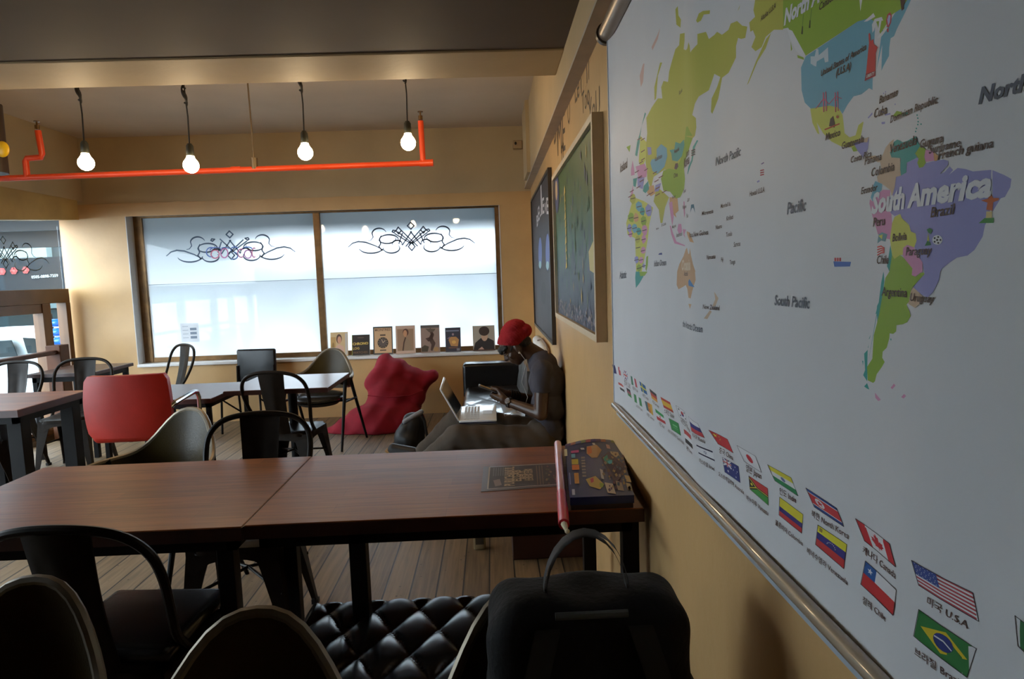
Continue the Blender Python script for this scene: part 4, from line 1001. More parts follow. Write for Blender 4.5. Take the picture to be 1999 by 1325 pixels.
MP.poly(zT((1050, 615), (1056, 580), (1070, 565), (1078, 600), (1078, 622)), ink(50, 36, 40), 4); MP.stroke(zT((1030, 632), (1100, 604)), 2.4, ink(190, 70, 50), 4); MP.disc(zT((1092, 570))[0], 3, ink(170, 80, 50), 4, seg=8)
MP.poly(zD((140, 1225), (315, 1230), (305, 1275), (150, 1278)), ink(58, 106, 186), 1)
for k in range(3): MP.poly(zD((150 + k * 24, 1190), (168 + k * 24, 1190), (168 + k * 24, 1224), (150 + k * 24, 1224)), ink(184, 60, 72), 1)
MP.poly(zD((595, 1110), (615, 1068), (650, 1060), (680, 1085), (678, 1130), (640, 1172), (600, 1160)), WHITE, 4)
for k in range(4): MP.stroke(zD((600, 1085 + k * 26), (640, 1075 + k * 22), (676, 1095 + k * 14)), 2.6, ink(206, 52, 48), 5)
MP.poly(zD((595, 1050), (610, 960), (650, 940), (715, 960), (690, 1030), (640, 1020)), ink(104, 150, 160), 4); MP.poly(zD((610, 975), (660, 960), (650, 1010)), YEL, 5)
MP.poly(zD((1660, 628), (1720, 610), (1745, 560), (1765, 605), (1815, 605), (1812, 625), (1765, 645), (1755, 730), (1705, 720), (1715, 650)), ink(196, 96, 40), 4); MP.poly(zD((1705, 735), (1755, 735), (1752, 800), (1700, 800)), ink(220, 200, 140), 4); MP.poly(zD((1640, 850), (1690, 800), (1770, 798), (1768, 848)), ink(64, 140, 60), 5)
MP.poly(zD((1155, 1070), (1180, 1020), (1205, 1030), (1215, 1062)), ink(36, 122, 70), 4); MP.poly(zD((1180, 1020), (1190, 940), (1200, 1020)), YEL, 4); MP.poly(zD((1175, 910), (1205, 895), (1235, 915), (1215, 955), (1190, 940)), ink(36, 122, 70), 4)
c = zD((1278, 1012))[0]; MP.disc(c, 9.5, WHITE, 4)
for k in range(5): MP.disc((c[0] + 6 * math.cos(k * 1.257), c[1] + 6 * math.sin(k * 1.257)), 2.0, ink(34, 34, 42), 5, seg=6)
MP.disc(c, 2.2, ink(34, 34, 42), 5, seg=6)
for px, py in zT((918, 165), (955, 135)): MP.stroke([(px, py), (px + 1, py - 14)], [3.2, 2.0], ink(48, 70, 30), 4)
MP.stroke(zT((925, 70), (918, 150)), 1.0, ink(90, 130, 50), 4); MP.stroke(zT((965, 45), (956, 125)), 1.0, ink(90, 130, 50), 4)
MP.poly(zC((590, 320), (600, 270), (625, 265), (630, 300), (610, 330)), ink(66, 40, 60), 4)
MP.poly(zC((810, 750), (820, 670), (850, 665), (862, 750), (845, 700), (828, 705)), ink(56, 118, 146), 2)
MP.poly(zC((445, 1160), (480, 1160), (478, 1140), (455, 1145)), ink(62, 74, 150), 2); MP.poly(zE((770, 95), (790, 70), (820, 100), (858, 150), (775, 135)), ink(70, 136, 200), 3)
for k in range(3): MP.stroke(zC((1430, 340 + k * 22), (1460, 332 + k * 22)), 2.4, ink(176, 60, 76), 2)
MP.stroke(zC((1440, 275), (1460, 262)), 2, ink(120, 100, 150), 2); MP.stroke(zC((1400, 450), (1415, 440)), 3, LAV, 2)
for k in range(3): MP.stroke(zC((830, 190 - k * 22), (858, 176 - k * 22)), 3, ink(60, 60, 70), 3)
# names
def mt(t, z, a, b, m=TXB, bold=0.012, sh=0.2, lay=7, hs=1.0): MP.text(t, z(a)[0], z(b)[0], m, lay, bold, sh, hs)
big = 0.016
mt('Venezuela', zD, (745, 172), (1070, 80), bold=big); mt('Guyana', zD, (1105, 118), (1335, 55), bold=big); mt('Suriname', zD, (1200, 172), (1490, 100), bold=big); mt('French guiana', zD, (1285, 228), (1770, 110), bold=big)
mt('Colombia', zD, (528, 398), (800, 335), bold=big); mt('Ecuador', zD, (420, 570), (600, 530), bold=big); mt('Peru', zD, (548, 885), (685, 868), bold=big); mt('Bolivia', zD, (778, 1030), (955, 1010), bold=big); mt('Brazil', zD, (1215, 792), (1440, 758), bold=big)
mt('Paraguay', zD, (945, 1165), (1230, 1150), bold=big); mt('Chile', zD, (592, 1248), (735, 1245), bold=big); mt('South America', zD, (530, 755), (1755, 580), m=WHITE, bold=0.045)
mt('Argentina', zF, (648, 232), (960, 246), bold=big); mt('Uruguay', zF, (998, 280), (1250, 300), bold=big)
mt('Mexico', zT, (1033, 685), (1105, 660), bold=big); mt('Guatemala', zT, (1113, 728), (1225, 692), bold=big); mt('Costa Rica', zT, (1158, 795), (1265, 763), bold=big); mt('Panama', zT, (1228, 805), (1322, 778), bold=big)
mt('Cuba', zT, (1278, 576), (1352, 552), bold=big); mt('Bahamas', zT, (1307, 506), (1418, 465), bold=big); mt('Dominican Republic', zT, (1373, 600), (1645, 500), bold=big)
mt('United States of America', zB, (22, 745), (475, 480), bold=0.02); mt('(U.S.A)', zB, (170, 745), (318, 675), bold=0.02); mt('North A', zA, (1660, 245), (2010, 10), m=WHITE, bold=0.045); mt('Canada', zB, (5, 105), (150, -5)); mt('Alaska U.S.A', zA, (1432, 210), (1580, 75), m=TXB)
mt('North', zB, (1645, 1010), (2080, 870), m=TXG, bold=0.04); mt('Pacific', zC, (1690, 765), (1880, 728), m=TXG, bold=0.02); mt('North Pacific', zC, (1012, 292), (1240, 190), m=TXG); mt('South Pacific', zE, (1568, 325), (1915, 360), m=TXG, bold=0.02); mt('the Antarctic Ocean', zE, (680, 535), (922, 592), m=TXG)
mt('Oceania', zC, (668, 1310), (812, 1304), m=ink(226, 206, 180), bold=0.04); mt('Papua New Guinea', zC, (795, 990), (960, 960)); mt('New Zealand', zE, (922, 360), (1045, 378)); mt('Australia', zE, (698, 40), (765, 38)); mt('Hawaii U.S.A', zC, (1325, 592), (1470, 545)); mt('Indian Ocean', zC, (405, 1275), (518, 1262), m=TXG); mt('Mongolia', zC, (590, 172), (640, 140)); mt('China', zC, (586, 412), (625, 395)); mt('Kazakhstan', zC, (415, 250), (480, 212)); mt('Russia', zA, (640, 930), (680, 890)); mt('Atlantic', zE, (55, 68), (122, 62), m=TXG)
for t, a, e in (('Japan', (735, 215), (800, 180)), ('Korea', (700, 318), (800, 265)), ('Taiwan', (690, 562), (733, 545)), ('Guam', (760, 648), (800, 630)), ('Philippines', (680, 716), (740, 700)), ('Palau', (742, 800), (778, 790)), ('Micronesia', (915, 775), (995, 752)), ('Marshall Is.', (1052, 706), (1140, 680)), ('Kiribati', (1102, 828), (1166, 808)), ('Nauru', (1012, 912), (1062, 898)), ('Tuvalu', (1100, 985), (1156, 972)), ('Samoa', (1170, 1085), (1235, 1072)), ('Vanuatu', (948, 1205), (1012, 1195)), ('Fiji', (1055, 1226), (1076, 1220)), ('Tonga', (1134, 1255), (1186, 1246)), ('Indonesia', (612, 990), (676, 970)), ('Malaysia', (570, 905), (608, 888)), ('Vietnam', (570, 615), (605, 598)), ('Iceland', (60, 362), (132, 305)), ('Sri Lanka', (475, 885), (515, 868)), ('Maldives', (428, 918), (452, 908))): mt(t, zC, a, e)
for x, y, r, m in AFR: mt('Africa', zC, (x - 22, y + 8), (x + 22, y), hs=0.8) if False else MP.stroke(zC((x - 20, y + 6), (x + 20, y - 4)), 1.6, TXB, 7)
for x, y in ((250, 30), (285, 35), (285, 150), (285, 230), (265, 260), (225, 350), (255, 400), (270, 440), (240, 500), (175, 540), (160, 590), (320, 330), (430, 440), (470, 400), (415, 360), (440, 510), (440, 575), (380, 560), (345, 575), (500, 545)): MP.stroke(zC((x - 18, y + 10), (x + 18, y - 12)), 1.6, ink(120, 70, 66), 7)
# flags
def flag(q, draw, outline=True):
    TL, TR, BR, BL = q
    def f(u, v):
        sag = 0.0
        x = (TL[0] * (1 - u) + TR[0] * u) * (1 - v) + (BL[0] * (1 - u) + BR[0] * u) * v
        y = (TL[1] * (1 - u) + TR[1] * u) * (1 - v) + (BL[1] * (1 - u) + BR[1] * u) * v
        return (x, y)
    def rect(u0, v0, u1, v1, c, l=1): MP.poly([f(u0, v0), f(u1, v0), f(u1, v1), f(u0, v1)], ink(*c), l)
    def pol(pts, c, l=2): MP.poly([f(*p) for p in pts], ink(*c), l)
    def circ(u, v, r, c, l=3, ax=1.5): MP.poly([f(u + r * math.cos(k * PI / 9), v + r * ax * math.sin(k * PI / 9)) for k in range(18)], ink(*c), l)
    draw(rect, pol, circ)
    if outline:
        k = math.hypot(TR[0] - TL[0], TR[1] - TL[1]) * 0.012
        MP.stroke([TL, TR, BR, BL], max(0.35, min(1.3, k)), ink(44, 36, 44), 6, closed=True)
def hs(*cs):
    def d(rect, pol, circ):
        n = len(cs)
        for i, c_ in enumerate(cs): rect(0, i / n, 1, (i + 1) / n, c_)
    return d
def vsn(*cs):
    def d(rect, pol, circ):
        n = len(cs)
        for i, c_ in enumerate(cs): rect(i / n, 0, (i + 1) / n, 1, c_)
    return d
W, Rd, Bl, Gn, Ye, Bk = (226, 226, 230), (196, 54, 58), (40, 50, 132), (44, 138, 70), (228, 216, 60), (30, 28, 30)
def star(pol, u, v, r, c, l=4, n=5, ax=1.5): pol([(u + (r if k % 2 == 0 else r * 0.42) * math.sin(k * PI / n), v - ax * (r if k % 2 == 0 else r * 0.42) * math.cos(k * PI / n)) for k in range(2 * n)], c, l)
def uk(rect, pol, circ, u0=0, v0=0, u1=1, v1=1):
    m = lambda u, v: (u0 + (u1 - u0) * u, v0 + (v1 - v0) * v)
    pol([m(0, 0), m(1, 0), m(1, 1), m(0, 1)], (42, 52, 130), 1)
    for a in (((0, 0), (0.14, 0), (1, 0.86), (1, 1), (0.86, 1), (0, 0.14)), ((1, 0), (1, 0.14), (0.14, 1), (0, 1), (0, 0.86), (0.86, 0))): pol([m(*p) for p in a], W, 2)
    pol([m(0.4, 0), m(0.6, 0), m(0.6, 1), m(0.4, 1)], W, 3); pol([m(0, 0.36), m(1, 0.36), m(1, 0.64), m(0, 0.64)], W, 3)
    pol([m(0.45, 0), m(0.55, 0), m(0.55, 1), m(0.45, 1)], Rd, 4); pol([m(0, 0.43), m(1, 0.43), m(1, 0.57), m(0, 0.57)], Rd, 4)
def sweden(rect, pol, circ): rect(0, 0, 1, 1, (40, 100, 160)); rect(0.3, 0, 0.42, 1, Ye, 2); rect(0, 0.42, 1, 0.58, Ye, 2)
def korea(rect, pol, circ):
    rect(0, 0, 1, 1, W); circ(0.5, 0.5, 0.16, Rd, 2); pol([(0.34, 0.5), (0.5, 0.58), (0.66, 0.5), (0.6, 0.7), (0.5, 0.74), (0.4, 0.7)], Bl, 4)
    for u, v in ((0.2, 0.22), (0.8, 0.22), (0.2, 0.78), (0.8, 0.78)): rect(u - 0.06, v - 0.07, u + 0.06, v + 0.07, Bk, 3)
def china(rect, pol, circ):
    rect(0, 0, 1, 1, (204, 44, 54)); star(pol, 0.18, 0.27, 0.11, Ye)
    for u, v in ((0.36, 0.1), (0.42, 0.22), (0.42, 0.38), (0.36, 0.48)): star(pol, u, v, 0.03, Ye)
def japan(rect, pol, circ): rect(0, 0, 1, 1, W); circ(0.5, 0.5, 0.17, (206, 44, 62))
def india(rect, pol, circ):
    rect(0, 0, 1, 0.34, (216, 206, 62)); rect(0, 0.34, 1, 0.67, W); rect(0, 0.67, 1, 1, (40, 140, 84)); circ(0.5, 0.5, 0.09, (104, 112, 160))
def nkorea(rect, pol, circ):
    rect(0, 0, 1, 1, (36, 70, 146)); rect(0, 0.17, 1, 0.83, W, 2); rect(0, 0.22, 1, 0.78, (206, 56, 64), 3); circ(0.32, 0.5, 0.15, W, 4); star(pol, 0.32, 0.5, 0.12, (206, 56, 64), 5)
def canada(rect, pol, circ):
    rect(0, 0, 1, 1, W); rect(0, 0, 0.25, 1, (200, 44, 54), 2); rect(0.75, 0, 1, 1, (200, 44, 54), 2)
    half = [(0.5, 0.12), (0.535, 0.26), (0.57, 0.22), (0.56, 0.46), (0.61, 0.36), (0.625, 0.42), (0.68, 0.40), (0.655, 0.52), (0.69, 0.56), (0.60, 0.70), (0.61, 0.76), (0.51, 0.74), (0.51, 0.88)]
    pol(half + [(1 - u, v) for u, v in half[::-1]], (200, 44, 54), 3)
def usa(rect, pol, circ):
    for i in range(13): rect(0, i / 13, 1, (i + 1) / 13, (186, 66, 78) if i % 2 == 0 else W)
    rect(0, 0, 0.42, 7 / 13, (58, 78, 150), 2)
    for r_ in range(6):
        for c_ in range(5): star(pol, 0.045 + 0.078 * c_ + 0.02 * (r_ % 2), 0.05 + 0.085 * r_, 0.014, W, 3)
def iran(rect, pol, circ): rect(0, 0, 1, 0.34, (60, 160, 92)); rect(0, 0.34, 1, 0.67, W); rect(0, 0.67, 1, 1, (204, 62, 70)); circ(0.5, 0.5, 0.07, (204, 62, 70))
def saudi(rect, pol, circ): rect(0, 0, 1, 1, (44, 140, 70)); rect(0.25, 0.36, 0.75, 0.5, (120, 190, 130), 2); rect(0.25, 0.62, 0.75, 0.66, (120, 190, 130), 2)
def israel(rect, pol, circ):
    rect(0, 0, 1, 1, W); rect(0, 0.08, 1, 0.22, (44, 46, 76), 2); rect(0, 0.78, 1, 0.92, (44, 46, 76), 2); star(pol, 0.5, 0.5, 0.13, (90, 96, 130), 3, n=6); star(pol, 0.5, 0.5, 0.07, W, 5, n=6)
def austr(rect, pol, circ):
    rect(0, 0, 1, 1, (36, 48, 122)); uk(rect, pol, circ, 0, 0, 0.5, 0.5)
    for u, v, r_ in ((0.25, 0.76, 0.07), (0.75, 0.2, 0.04), (0.62, 0.45, 0.04), (0.87, 0.42, 0.04), (0.75, 0.82, 0.045), (0.8, 0.55, 0.025)): star(pol, u, v, r_, W, 5, n=7)
def vanu(rect, pol, circ):
    rect(0, 0, 1, 0.5, (200, 56, 58)); rect(0, 0.5, 1, 1, (60, 150, 64)); pol([(0, 0), (0.42, 0.43), (1, 0.43), (1, 0.57), (0.42, 0.57), (0, 1)], Bk, 2); pol([(0, 0.1), (0.38, 0.48), (1, 0.48), (1, 0.52), (0.38, 0.52), (0, 0.9)], Ye, 3); pol([(0, 0.16), (0.33, 0.5), (0, 0.84)], Bk, 4); circ(0.12, 0.5, 0.06, Ye, 5)
def colo(rect, pol, circ): rect(0, 0, 1, 0.5, (226, 214, 58)); rect(0, 0.5, 1, 0.75, (44, 42, 120)); rect(0, 0.75, 1, 1, (196, 50, 56))
def vene(rect, pol, circ):
    rect(0, 0, 1, 0.34, (226, 218, 58)); rect(0, 0.34, 1, 0.67, (44, 42, 124)); rect(0, 0.67, 1, 1, (200, 54, 56)); rect(0.06, 0.07, 0.16, 0.25, (150, 130, 50), 2)
    for k in range(8): star(pol, 0.5 - 0.15 * math.cos(PI * (0.1 + 0.8 * k / 7)), 0.6 - 0.19 * math.sin(PI * (0.1 + 0.8 * k / 7)), 0.02, W, 3)
def chile(rect, pol, circ): rect(0, 0, 1, 0.5, W); rect(0, 0.5, 1, 1, (200, 50, 54)); rect(0, 0, 0.34, 0.5, (34, 90, 160), 2); star(pol, 0.17, 0.25, 0.085, W, 3)
def brasil(rect, pol, circ):
    rect(0, 0, 1, 1, (46, 120, 58)); pol([(0.08, 0.5), (0.5, 0.12), (0.92, 0.5), (0.5, 0.88)], (216, 190, 40), 2); circ(0.5, 0.5, 0.175, (38, 50, 120), 3); pol([(0.34, 0.44), (0.5, 0.42), (0.66, 0.54), (0.66, 0.58), (0.5, 0.47), (0.335, 0.49)], W, 4)
def camer(rect, pol, circ): vsn((70, 104, 110), (206, 120, 50), (216, 170, 60))(rect, pol, circ); star(pol, 0.5, 0.5, 0.08, Ye)
def kenya(rect, pol, circ): hs(Bk, (150, 44, 60), Gn)(rect, pol, circ); circ(0.5, 0.5, 0.15, (176, 120, 130), 3)
z7 = lambda *q: [(1199 + x * 0.2001, 700 + y * 0.2001) for x, y in q]
z8 = lambda *q: [(1399 + x * 0.3509, 860 + y * 0.3509) for x, y in q]
flag(z7((22, 55), (62, 85), (70, 165), (32, 140)), vsn((50, 50, 100), W, (196, 80, 90)), False)
flag(z7((88, 110), (125, 130), (135, 215), (95, 190)), lambda r_, p_, c_: uk(r_, p_, c_), False)
flag(z7((160, 165), (210, 200), (228, 285), (170, 250)), vsn((50, 120, 90), W, (196, 66, 80)), False)
flag(z7((245, 218), (305, 265), (328, 355), (265, 315)), sweden, False)
flag(z7((348, 290), (425, 345), (440, 430), (375, 385)), hs((44, 36, 44), (196, 64, 52), (222, 160, 60)), False)
flag(z7((465, 370), (550, 425), (583, 530), (495, 475)), lambda r_, p_, c_: (r_(0, 0, 1, 0.25, (196, 64, 52)), r_(0, 0.25, 1, 0.75, (224, 180, 60)), r_(0, 0.75, 1, 1, (196, 64, 52))), False)
flag(z7((605, 455), (705, 520), (735, 620), (640, 565)), korea)
flag(z7((765, 560), (885, 630), (935, 770), (815, 700)), hs(W, (50, 50, 130), (200, 56, 66)))
flag(z7((962, 692), (1110, 785), (1165, 920), (1030, 830)), china)
flag(z7((1200, 845), (1380, 950), (1440, 1110), (1270, 1000)), japan)
flag(z8((285, 133), (415, 205), (455, 308), (325, 222)), india)
flag(z8((498, 262), (670, 375), (710, 478), (545, 368)), nkorea)
flag(z8((778, 433), (1000, 570), (1045, 700), (832, 556)), canada)
flag(z8((1150, 662), (1465, 845), (1493, 1003), (1192, 800)), usa)
flag(z7((50, 225), (85, 255), (105, 330), (65, 300)), hs((200, 80, 72), W, (44, 40, 44)), False)
flag(z7((118, 280), (155, 305), (172, 385), (135, 355)), kenya, False)
flag(z7((190, 340), (262, 390), (275, 470), (200, 420)), vsn((60, 140, 80), W, (60, 140, 80)), False)
flag(z7((298, 410), (375, 450), (390, 555), (320, 500)), camer, False)
flag(z7((410, 485), (490, 550), (512, 640), (430, 590)), iran, False)
flag(z7((540, 580), (630, 630), (655, 750), (565, 690)), saudi)
flag(z7((685, 685), (795, 745), (815, 880), (705, 815)), hs((196, 72, 74), W, (36, 34, 38)), False)
flag(z7((862, 825), (985, 890), (1005, 1010), (880, 930)), israel, False)
flag(z7((1065, 960), (1215, 1050), (1232, 1210), (1085, 1105)), austr)
flag(z8((180, 195), (285, 265), (290, 360), (187, 270)), vanu)
flag(z8((352, 313), (482, 410), (475, 515), (348, 413)), colo)
flag(z8((565, 468), (728, 577), (710, 712), (552, 577)), vene)
flag(z8((838, 668), (1050, 828), (1017, 970), (808, 797)), chile)
flag(z8((1192, 935), (1480, 1155), (1427, 1315), (1148, 1083)), brasil)
flag(z8((1675, 972), (1990, 1230), (1960, 1420), (1690, 1140)), lambda r_, p_, c_: r_(0, 0, 1, 1, (44, 110, 60)))
CAP = ink(84, 56, 48)
for t, z, a, e in (('미국 U.S.A', z8, (1238, 880), (1440, 1020)), ('캐나다 Canada', z8, (822, 600), (1048, 745)), ('북한 North Korea', z8, (530, 400), (738, 528)), ('인도 India', z8, (352, 275), (445, 328)), ('일본 Japan', z7, (1290, 1060), (1440, 1140)), ('브라질 Brazil', z8, (1145, 1160), (1400, 1345)), ('칠레 Chile', z8, (820, 880), (965, 985)), ('베네수엘라 Venezuela', z8, (505, 605), (732, 785)),
                   ('콜롬비아 Colombia', z8, (328, 450), (482, 570)), ('바누아투 Vanuatu', z8, (168, 312), (290, 402)), ('오스트레일리아 Australia', z7, (1030, 1115), (1270, 1300)), ('이스라엘 Israel', z7, (880, 985), (1000, 1072)), ('중국 China', z7, (1040, 885), (1165, 962)), ('예멘 Yemen', z7, (718, 865), (800, 912)), ('러시아 Russia', z7, (830, 735), (940, 802)), ('사우디아라비아 Saudi Arabia', z7, (530, 695), (690, 822)), ('대한민국 Korea', z7, (655, 590), (790, 695)), ('이란 Iran', z7, (450, 625), (500, 662)), ('카메룬 Cameroon', z7, (320, 535), (400, 592)), ('스페인 Spain', z7, (500, 502), (590, 560)), ('독일 Germany', z7, (385, 412), (455, 466)), ('스웨덴 Sweden', z7, (275, 345), (340, 392)), ('나이지리아 Nigeria', z7, (215, 455), (280, 500)), ('이탈리아 Italy', z7, (180, 278), (235, 315)), ('영국 U.K', z7, (100, 222), (160, 266))):
    MP.text(t, z(a)[0], z(e)[0], CAP, 7, 0.008, 0.12, hscale=0.85, drop=0.42)
MP.build('printed_map', mapt, cuts=[(1, y) for y in ys[1:-1]] + [(2, MZ0 + 0.04), (2, MZ0 + 0.08), (2, MZ0 + 0.12)], bend=fold)

# ---------------------------------------------------------------- pictures and lettering on the right wall
gb0, gb1 = at_x(1089, 606, XR - 0.03), at_x(1172, 652, XR - 0.03)
def picture(name, label, y0, y1, z0, z1, d, fr, frame_m, canvas_m):
    t = thing(name, label, 'picture', (XR, (y0 + y1) / 2, z0))
    b = MB()
    b.box((XR - d, y0, z0), (XR - 0.001, y0 + fr, z1)); b.box((XR - d, y1 - fr, z0), (XR - 0.001, y1, z1))
    b.box((XR - d, y0 + fr, z0), (XR - 0.001, y1 - fr, z0 + fr)); b.box((XR - d, y0 + fr, z1 - fr), (XR - 0.001, y1 - fr, z1))
    b.build('frame', frame_m, t, world=True, smooth=0)
    b = MB(); b.box((XR - d * 0.6, y0 + fr * 0.9, z0 + fr * 0.9), (XR - 0.002, y1 - fr * 0.9, z1 - fr * 0.9)); c_ = b.build('canvas', canvas_m, t, world=True, smooth=0)
    return t
def green_canvas():
    m = bpy.data.materials.new('green_to_slate_canvas'); m.use_nodes = True
    nt = m.node_tree; L = nt.links; p = nt.nodes['Principled BSDF']; p.inputs['Roughness'].default_value = 0.5
    tc = nt.nodes.new('ShaderNodeTexCoord'); sp = nt.nodes.new('ShaderNodeSeparateXYZ'); L.new(tc.outputs['Object'], sp.inputs['Vector'])
    st = nt.nodes.new('ShaderNodeMapping'); st.inputs['Scale'].default_value = (1, 9, 2.2); L.new(tc.outputs['Object'], st.inputs['Vector'])
    n = nt.nodes.new('ShaderNodeTexNoise'); n.inputs['Scale'].default_value = 1.6; n.inputs['Detail'].default_value = 6; L.new(st.outputs['Vector'], n.inputs['Vector'])
    ma = nt.nodes.new('ShaderNodeMath'); ma.operation = 'MULTIPLY_ADD'; ma.inputs[1].default_value = 0.7; L.new(n.outputs['Fac'], ma.inputs[0])
    L.new(sp.outputs['Z'], ma.inputs[2])
    r = nt.nodes.new('ShaderNodeValToRGB'); L.new(ma.outputs['Value'], r.inputs['Fac'])
    e = r.color_ramp.elements; e[0].position = 0.30; e[0].color = srgb(44, 48, 74); e[1].position = 1.0; e[1].color = srgb(66, 88, 40)
    x = e.new(0.62); x.color = srgb(44, 60, 70); x = e.new(0.76); x.color = srgb(38, 82, 58)
    L.new(r.outputs['Color'], p.inputs['Base Color'])
    return m
pg = picture('framed_painting', 'large green and slate blue painting with gold flecks in a pale wooden frame', gb1.y + 0.005, gb0.y + 0.02, 1.175, 2.06, 0.045, 0.028, mat('pale_wood_frame', (206, 186, 156), rough=0.5, var=0.08), green_canvas())
pr = Print(lambda p: Vector((XR - 0.0285, p[0], p[1])), (-1, 0, 0), 0.0006)
random.seed(3)
ya, yb = gb1.y + 0.04, gb0.y - 0.02
for k in range(70):
    y = random.uniform(ya + 0.05, yb - 0.05); z = random.uniform(1.30, 1.98); h = random.uniform(0.012, 0.05); w = random.uniform(0.005, 0.018)
    cc = random.choice([(176, 150, 76), (110, 116, 76), (70, 112, 76), (84, 92, 110), (62, 72, 100), (50, 84, 66), (58, 62, 90)])
    pr.poly([(y - w, z), (y - w * 0.2, z - h), (y + w, z - h * 0.2), (y + w * 0.3, z + h)], ink(*cc), 1 + k % 3)
for k in range(150):
    y = random.uniform(ya, yb); z = random.uniform(1.21, 1.29); pr.disc((y, z), random.uniform(0.006, 0.014), ink(*random.choice([(150, 142, 150), (120, 112, 128), (170, 156, 140)])), 2, seg=6)
for k in range(10):
    pr.poly([(y_, z_) for y_, z_ in [(yb - 0.55 + 0.02 * math.sin(k), 1.93 - 0.045 * k), (yb - 0.52, 1.92 - 0.045 * k), (yb - 0.5 + 0.02 * math.cos(k * 2), 1.88 - 0.045 * k), (yb - 0.56, 1.89 - 0.045 * k)]], ink(206, 178, 84), 3)
pr.disc((yb - 0.10, 1.95), 0.13, ink(64, 66, 96), 2); pr.disc((yb - 0.09, 1.96), 0.06, ink(190, 160, 120), 3)
pr.poly([(ya + 0.01, 1.44), (ya + 0.2, 1.46), (ya + 0.22, 1.54), (ya + 0.08, 1.58), (ya + 0.01, 1.56)], ink(206, 190, 130), 3)
pr.build('painted_flecks', pg)
bb0 = at_x(1045, 636, XR - 0.02); bb1 = at_x(1081, 665, XR - 0.02)
pb = picture('framed_poster', 'black poster with an arch of white letters and two tall blue ovals', bb1.y, min(bb0.y, 6.7), 0.945, 2.19, 0.03, 0.022, mat('dark_grey_frame', (58, 54, 50), rough=0.4), mat('charcoal_poster', (52, 50, 54), rough=0.55, var=0.12))
P_ = lambda px, py: (lambda q: (q.y, q.z))(at_x(px, py, XR - 0.02))
pr = Print(lambda p: Vector((XR - 0.0185, p[0], p[1])), (-1, 0, 0), 0.0008)
for ch, (px, py, qx, qy) in zip('BELIEVE', ((1048, 443, 1050.5, 438), (1050.8, 432, 1053.5, 427), (1054, 424, 1056, 420), (1056.5, 419, 1058.5, 416.5), (1059, 417, 1062.5, 415), (1063, 415, 1066.5, 414), (1067, 417, 1071, 417))):
    pr.text(ch, P_(px, py), P_(qx, qy), ink(206, 204, 208), 2, 0.02, hscale=0.42)
for (cx, cy, rx, ry) in ((1054.5, 494, 5.2, 36), (1069, 492, 6.0, 42)):
    pr.poly([P_(cx + rx * math.cos(k * PI / 10), cy + ry * math.sin(k * PI / 10)) for k in range(20)], ink(38, 38, 48), 1)
    pr.poly([P_(cx + rx * 0.66 * math.cos(k * PI / 10), cy + ry * 0.86 * math.sin(k * PI / 10)) for k in range(20)], ink(112, 130, 190), 2)
    pr.poly([P_(cx + rx * 0.5 * math.cos(k * PI / 10), cy + ry * 0.62 + ry * 0.2 * math.sin(k * PI / 10)) for k in range(20)], ink(168, 206, 214), 3)
pr.poly([P_(1061 + 5 * math.cos(k * PI / 10), 572 + 22 * math.sin(k * PI / 10)) for k in range(20)], ink(38, 38, 40), 1)
pr.build('poster_print', pb)
wl = Print(lambda p: at_x(p[0], p[1], XR - 0.0005), (-1, 0, 0), 0.0006)
zW = lambda *q: [(1000 + x * 0.2415, 80 + y * 0.2415) for x, y in q]
dk = ink(74, 56, 40)
for t, a, e, s_ in (('LeT', (508, 505), (570, 400), 1.0), ('IT', (603, 345), (632, 290), 1.0), ('Too', (565, 600), (625, 500), 1.0), ('YoU', (618, 700), (708, 600), 1.0), ('O', (450, 690), (470, 655), 1.3), ('BY', (340, 840), (378, 770), 1.0), ('ME', (368, 930), (430, 880), 0.9), ('tt', (398, 995), (420, 960), 1.0)):
    wl.text(t, zW(a)[0], zW(e)[0], dk, 1, 0.0, hscale=s_)
wlo = wl.build('wall_lettering', None)
tag(wlo, 'dark painted words LeT IT Too YoU on the cream wall above the green painting', 'lettering')
# motion sensor
p = at_y(1010, 283, YF + 0.0)
se = thing('motion_sensor', 'small beige motion sensor high in the far right corner', 'sensor', (p.x, YF + 0.03, p.z))
b = MB(); b.rbox((p.x - 0.05, YF - 0.04, p.z - 0.045), (p.x + 0.05, YF + 0.03, p.z + 0.045), 0.015); b.build('housing', mat('beige_plastic', (176, 150, 112), rough=0.4), se, world=True)
b = MB(); b.ball((p.x - 0.02, YF - 0.042, p.z + 0.01), (0.012, 0.006, 0.016)); b.build('lens', mat('dark_lens', (40, 34, 30), rough=0.2), se, world=True)

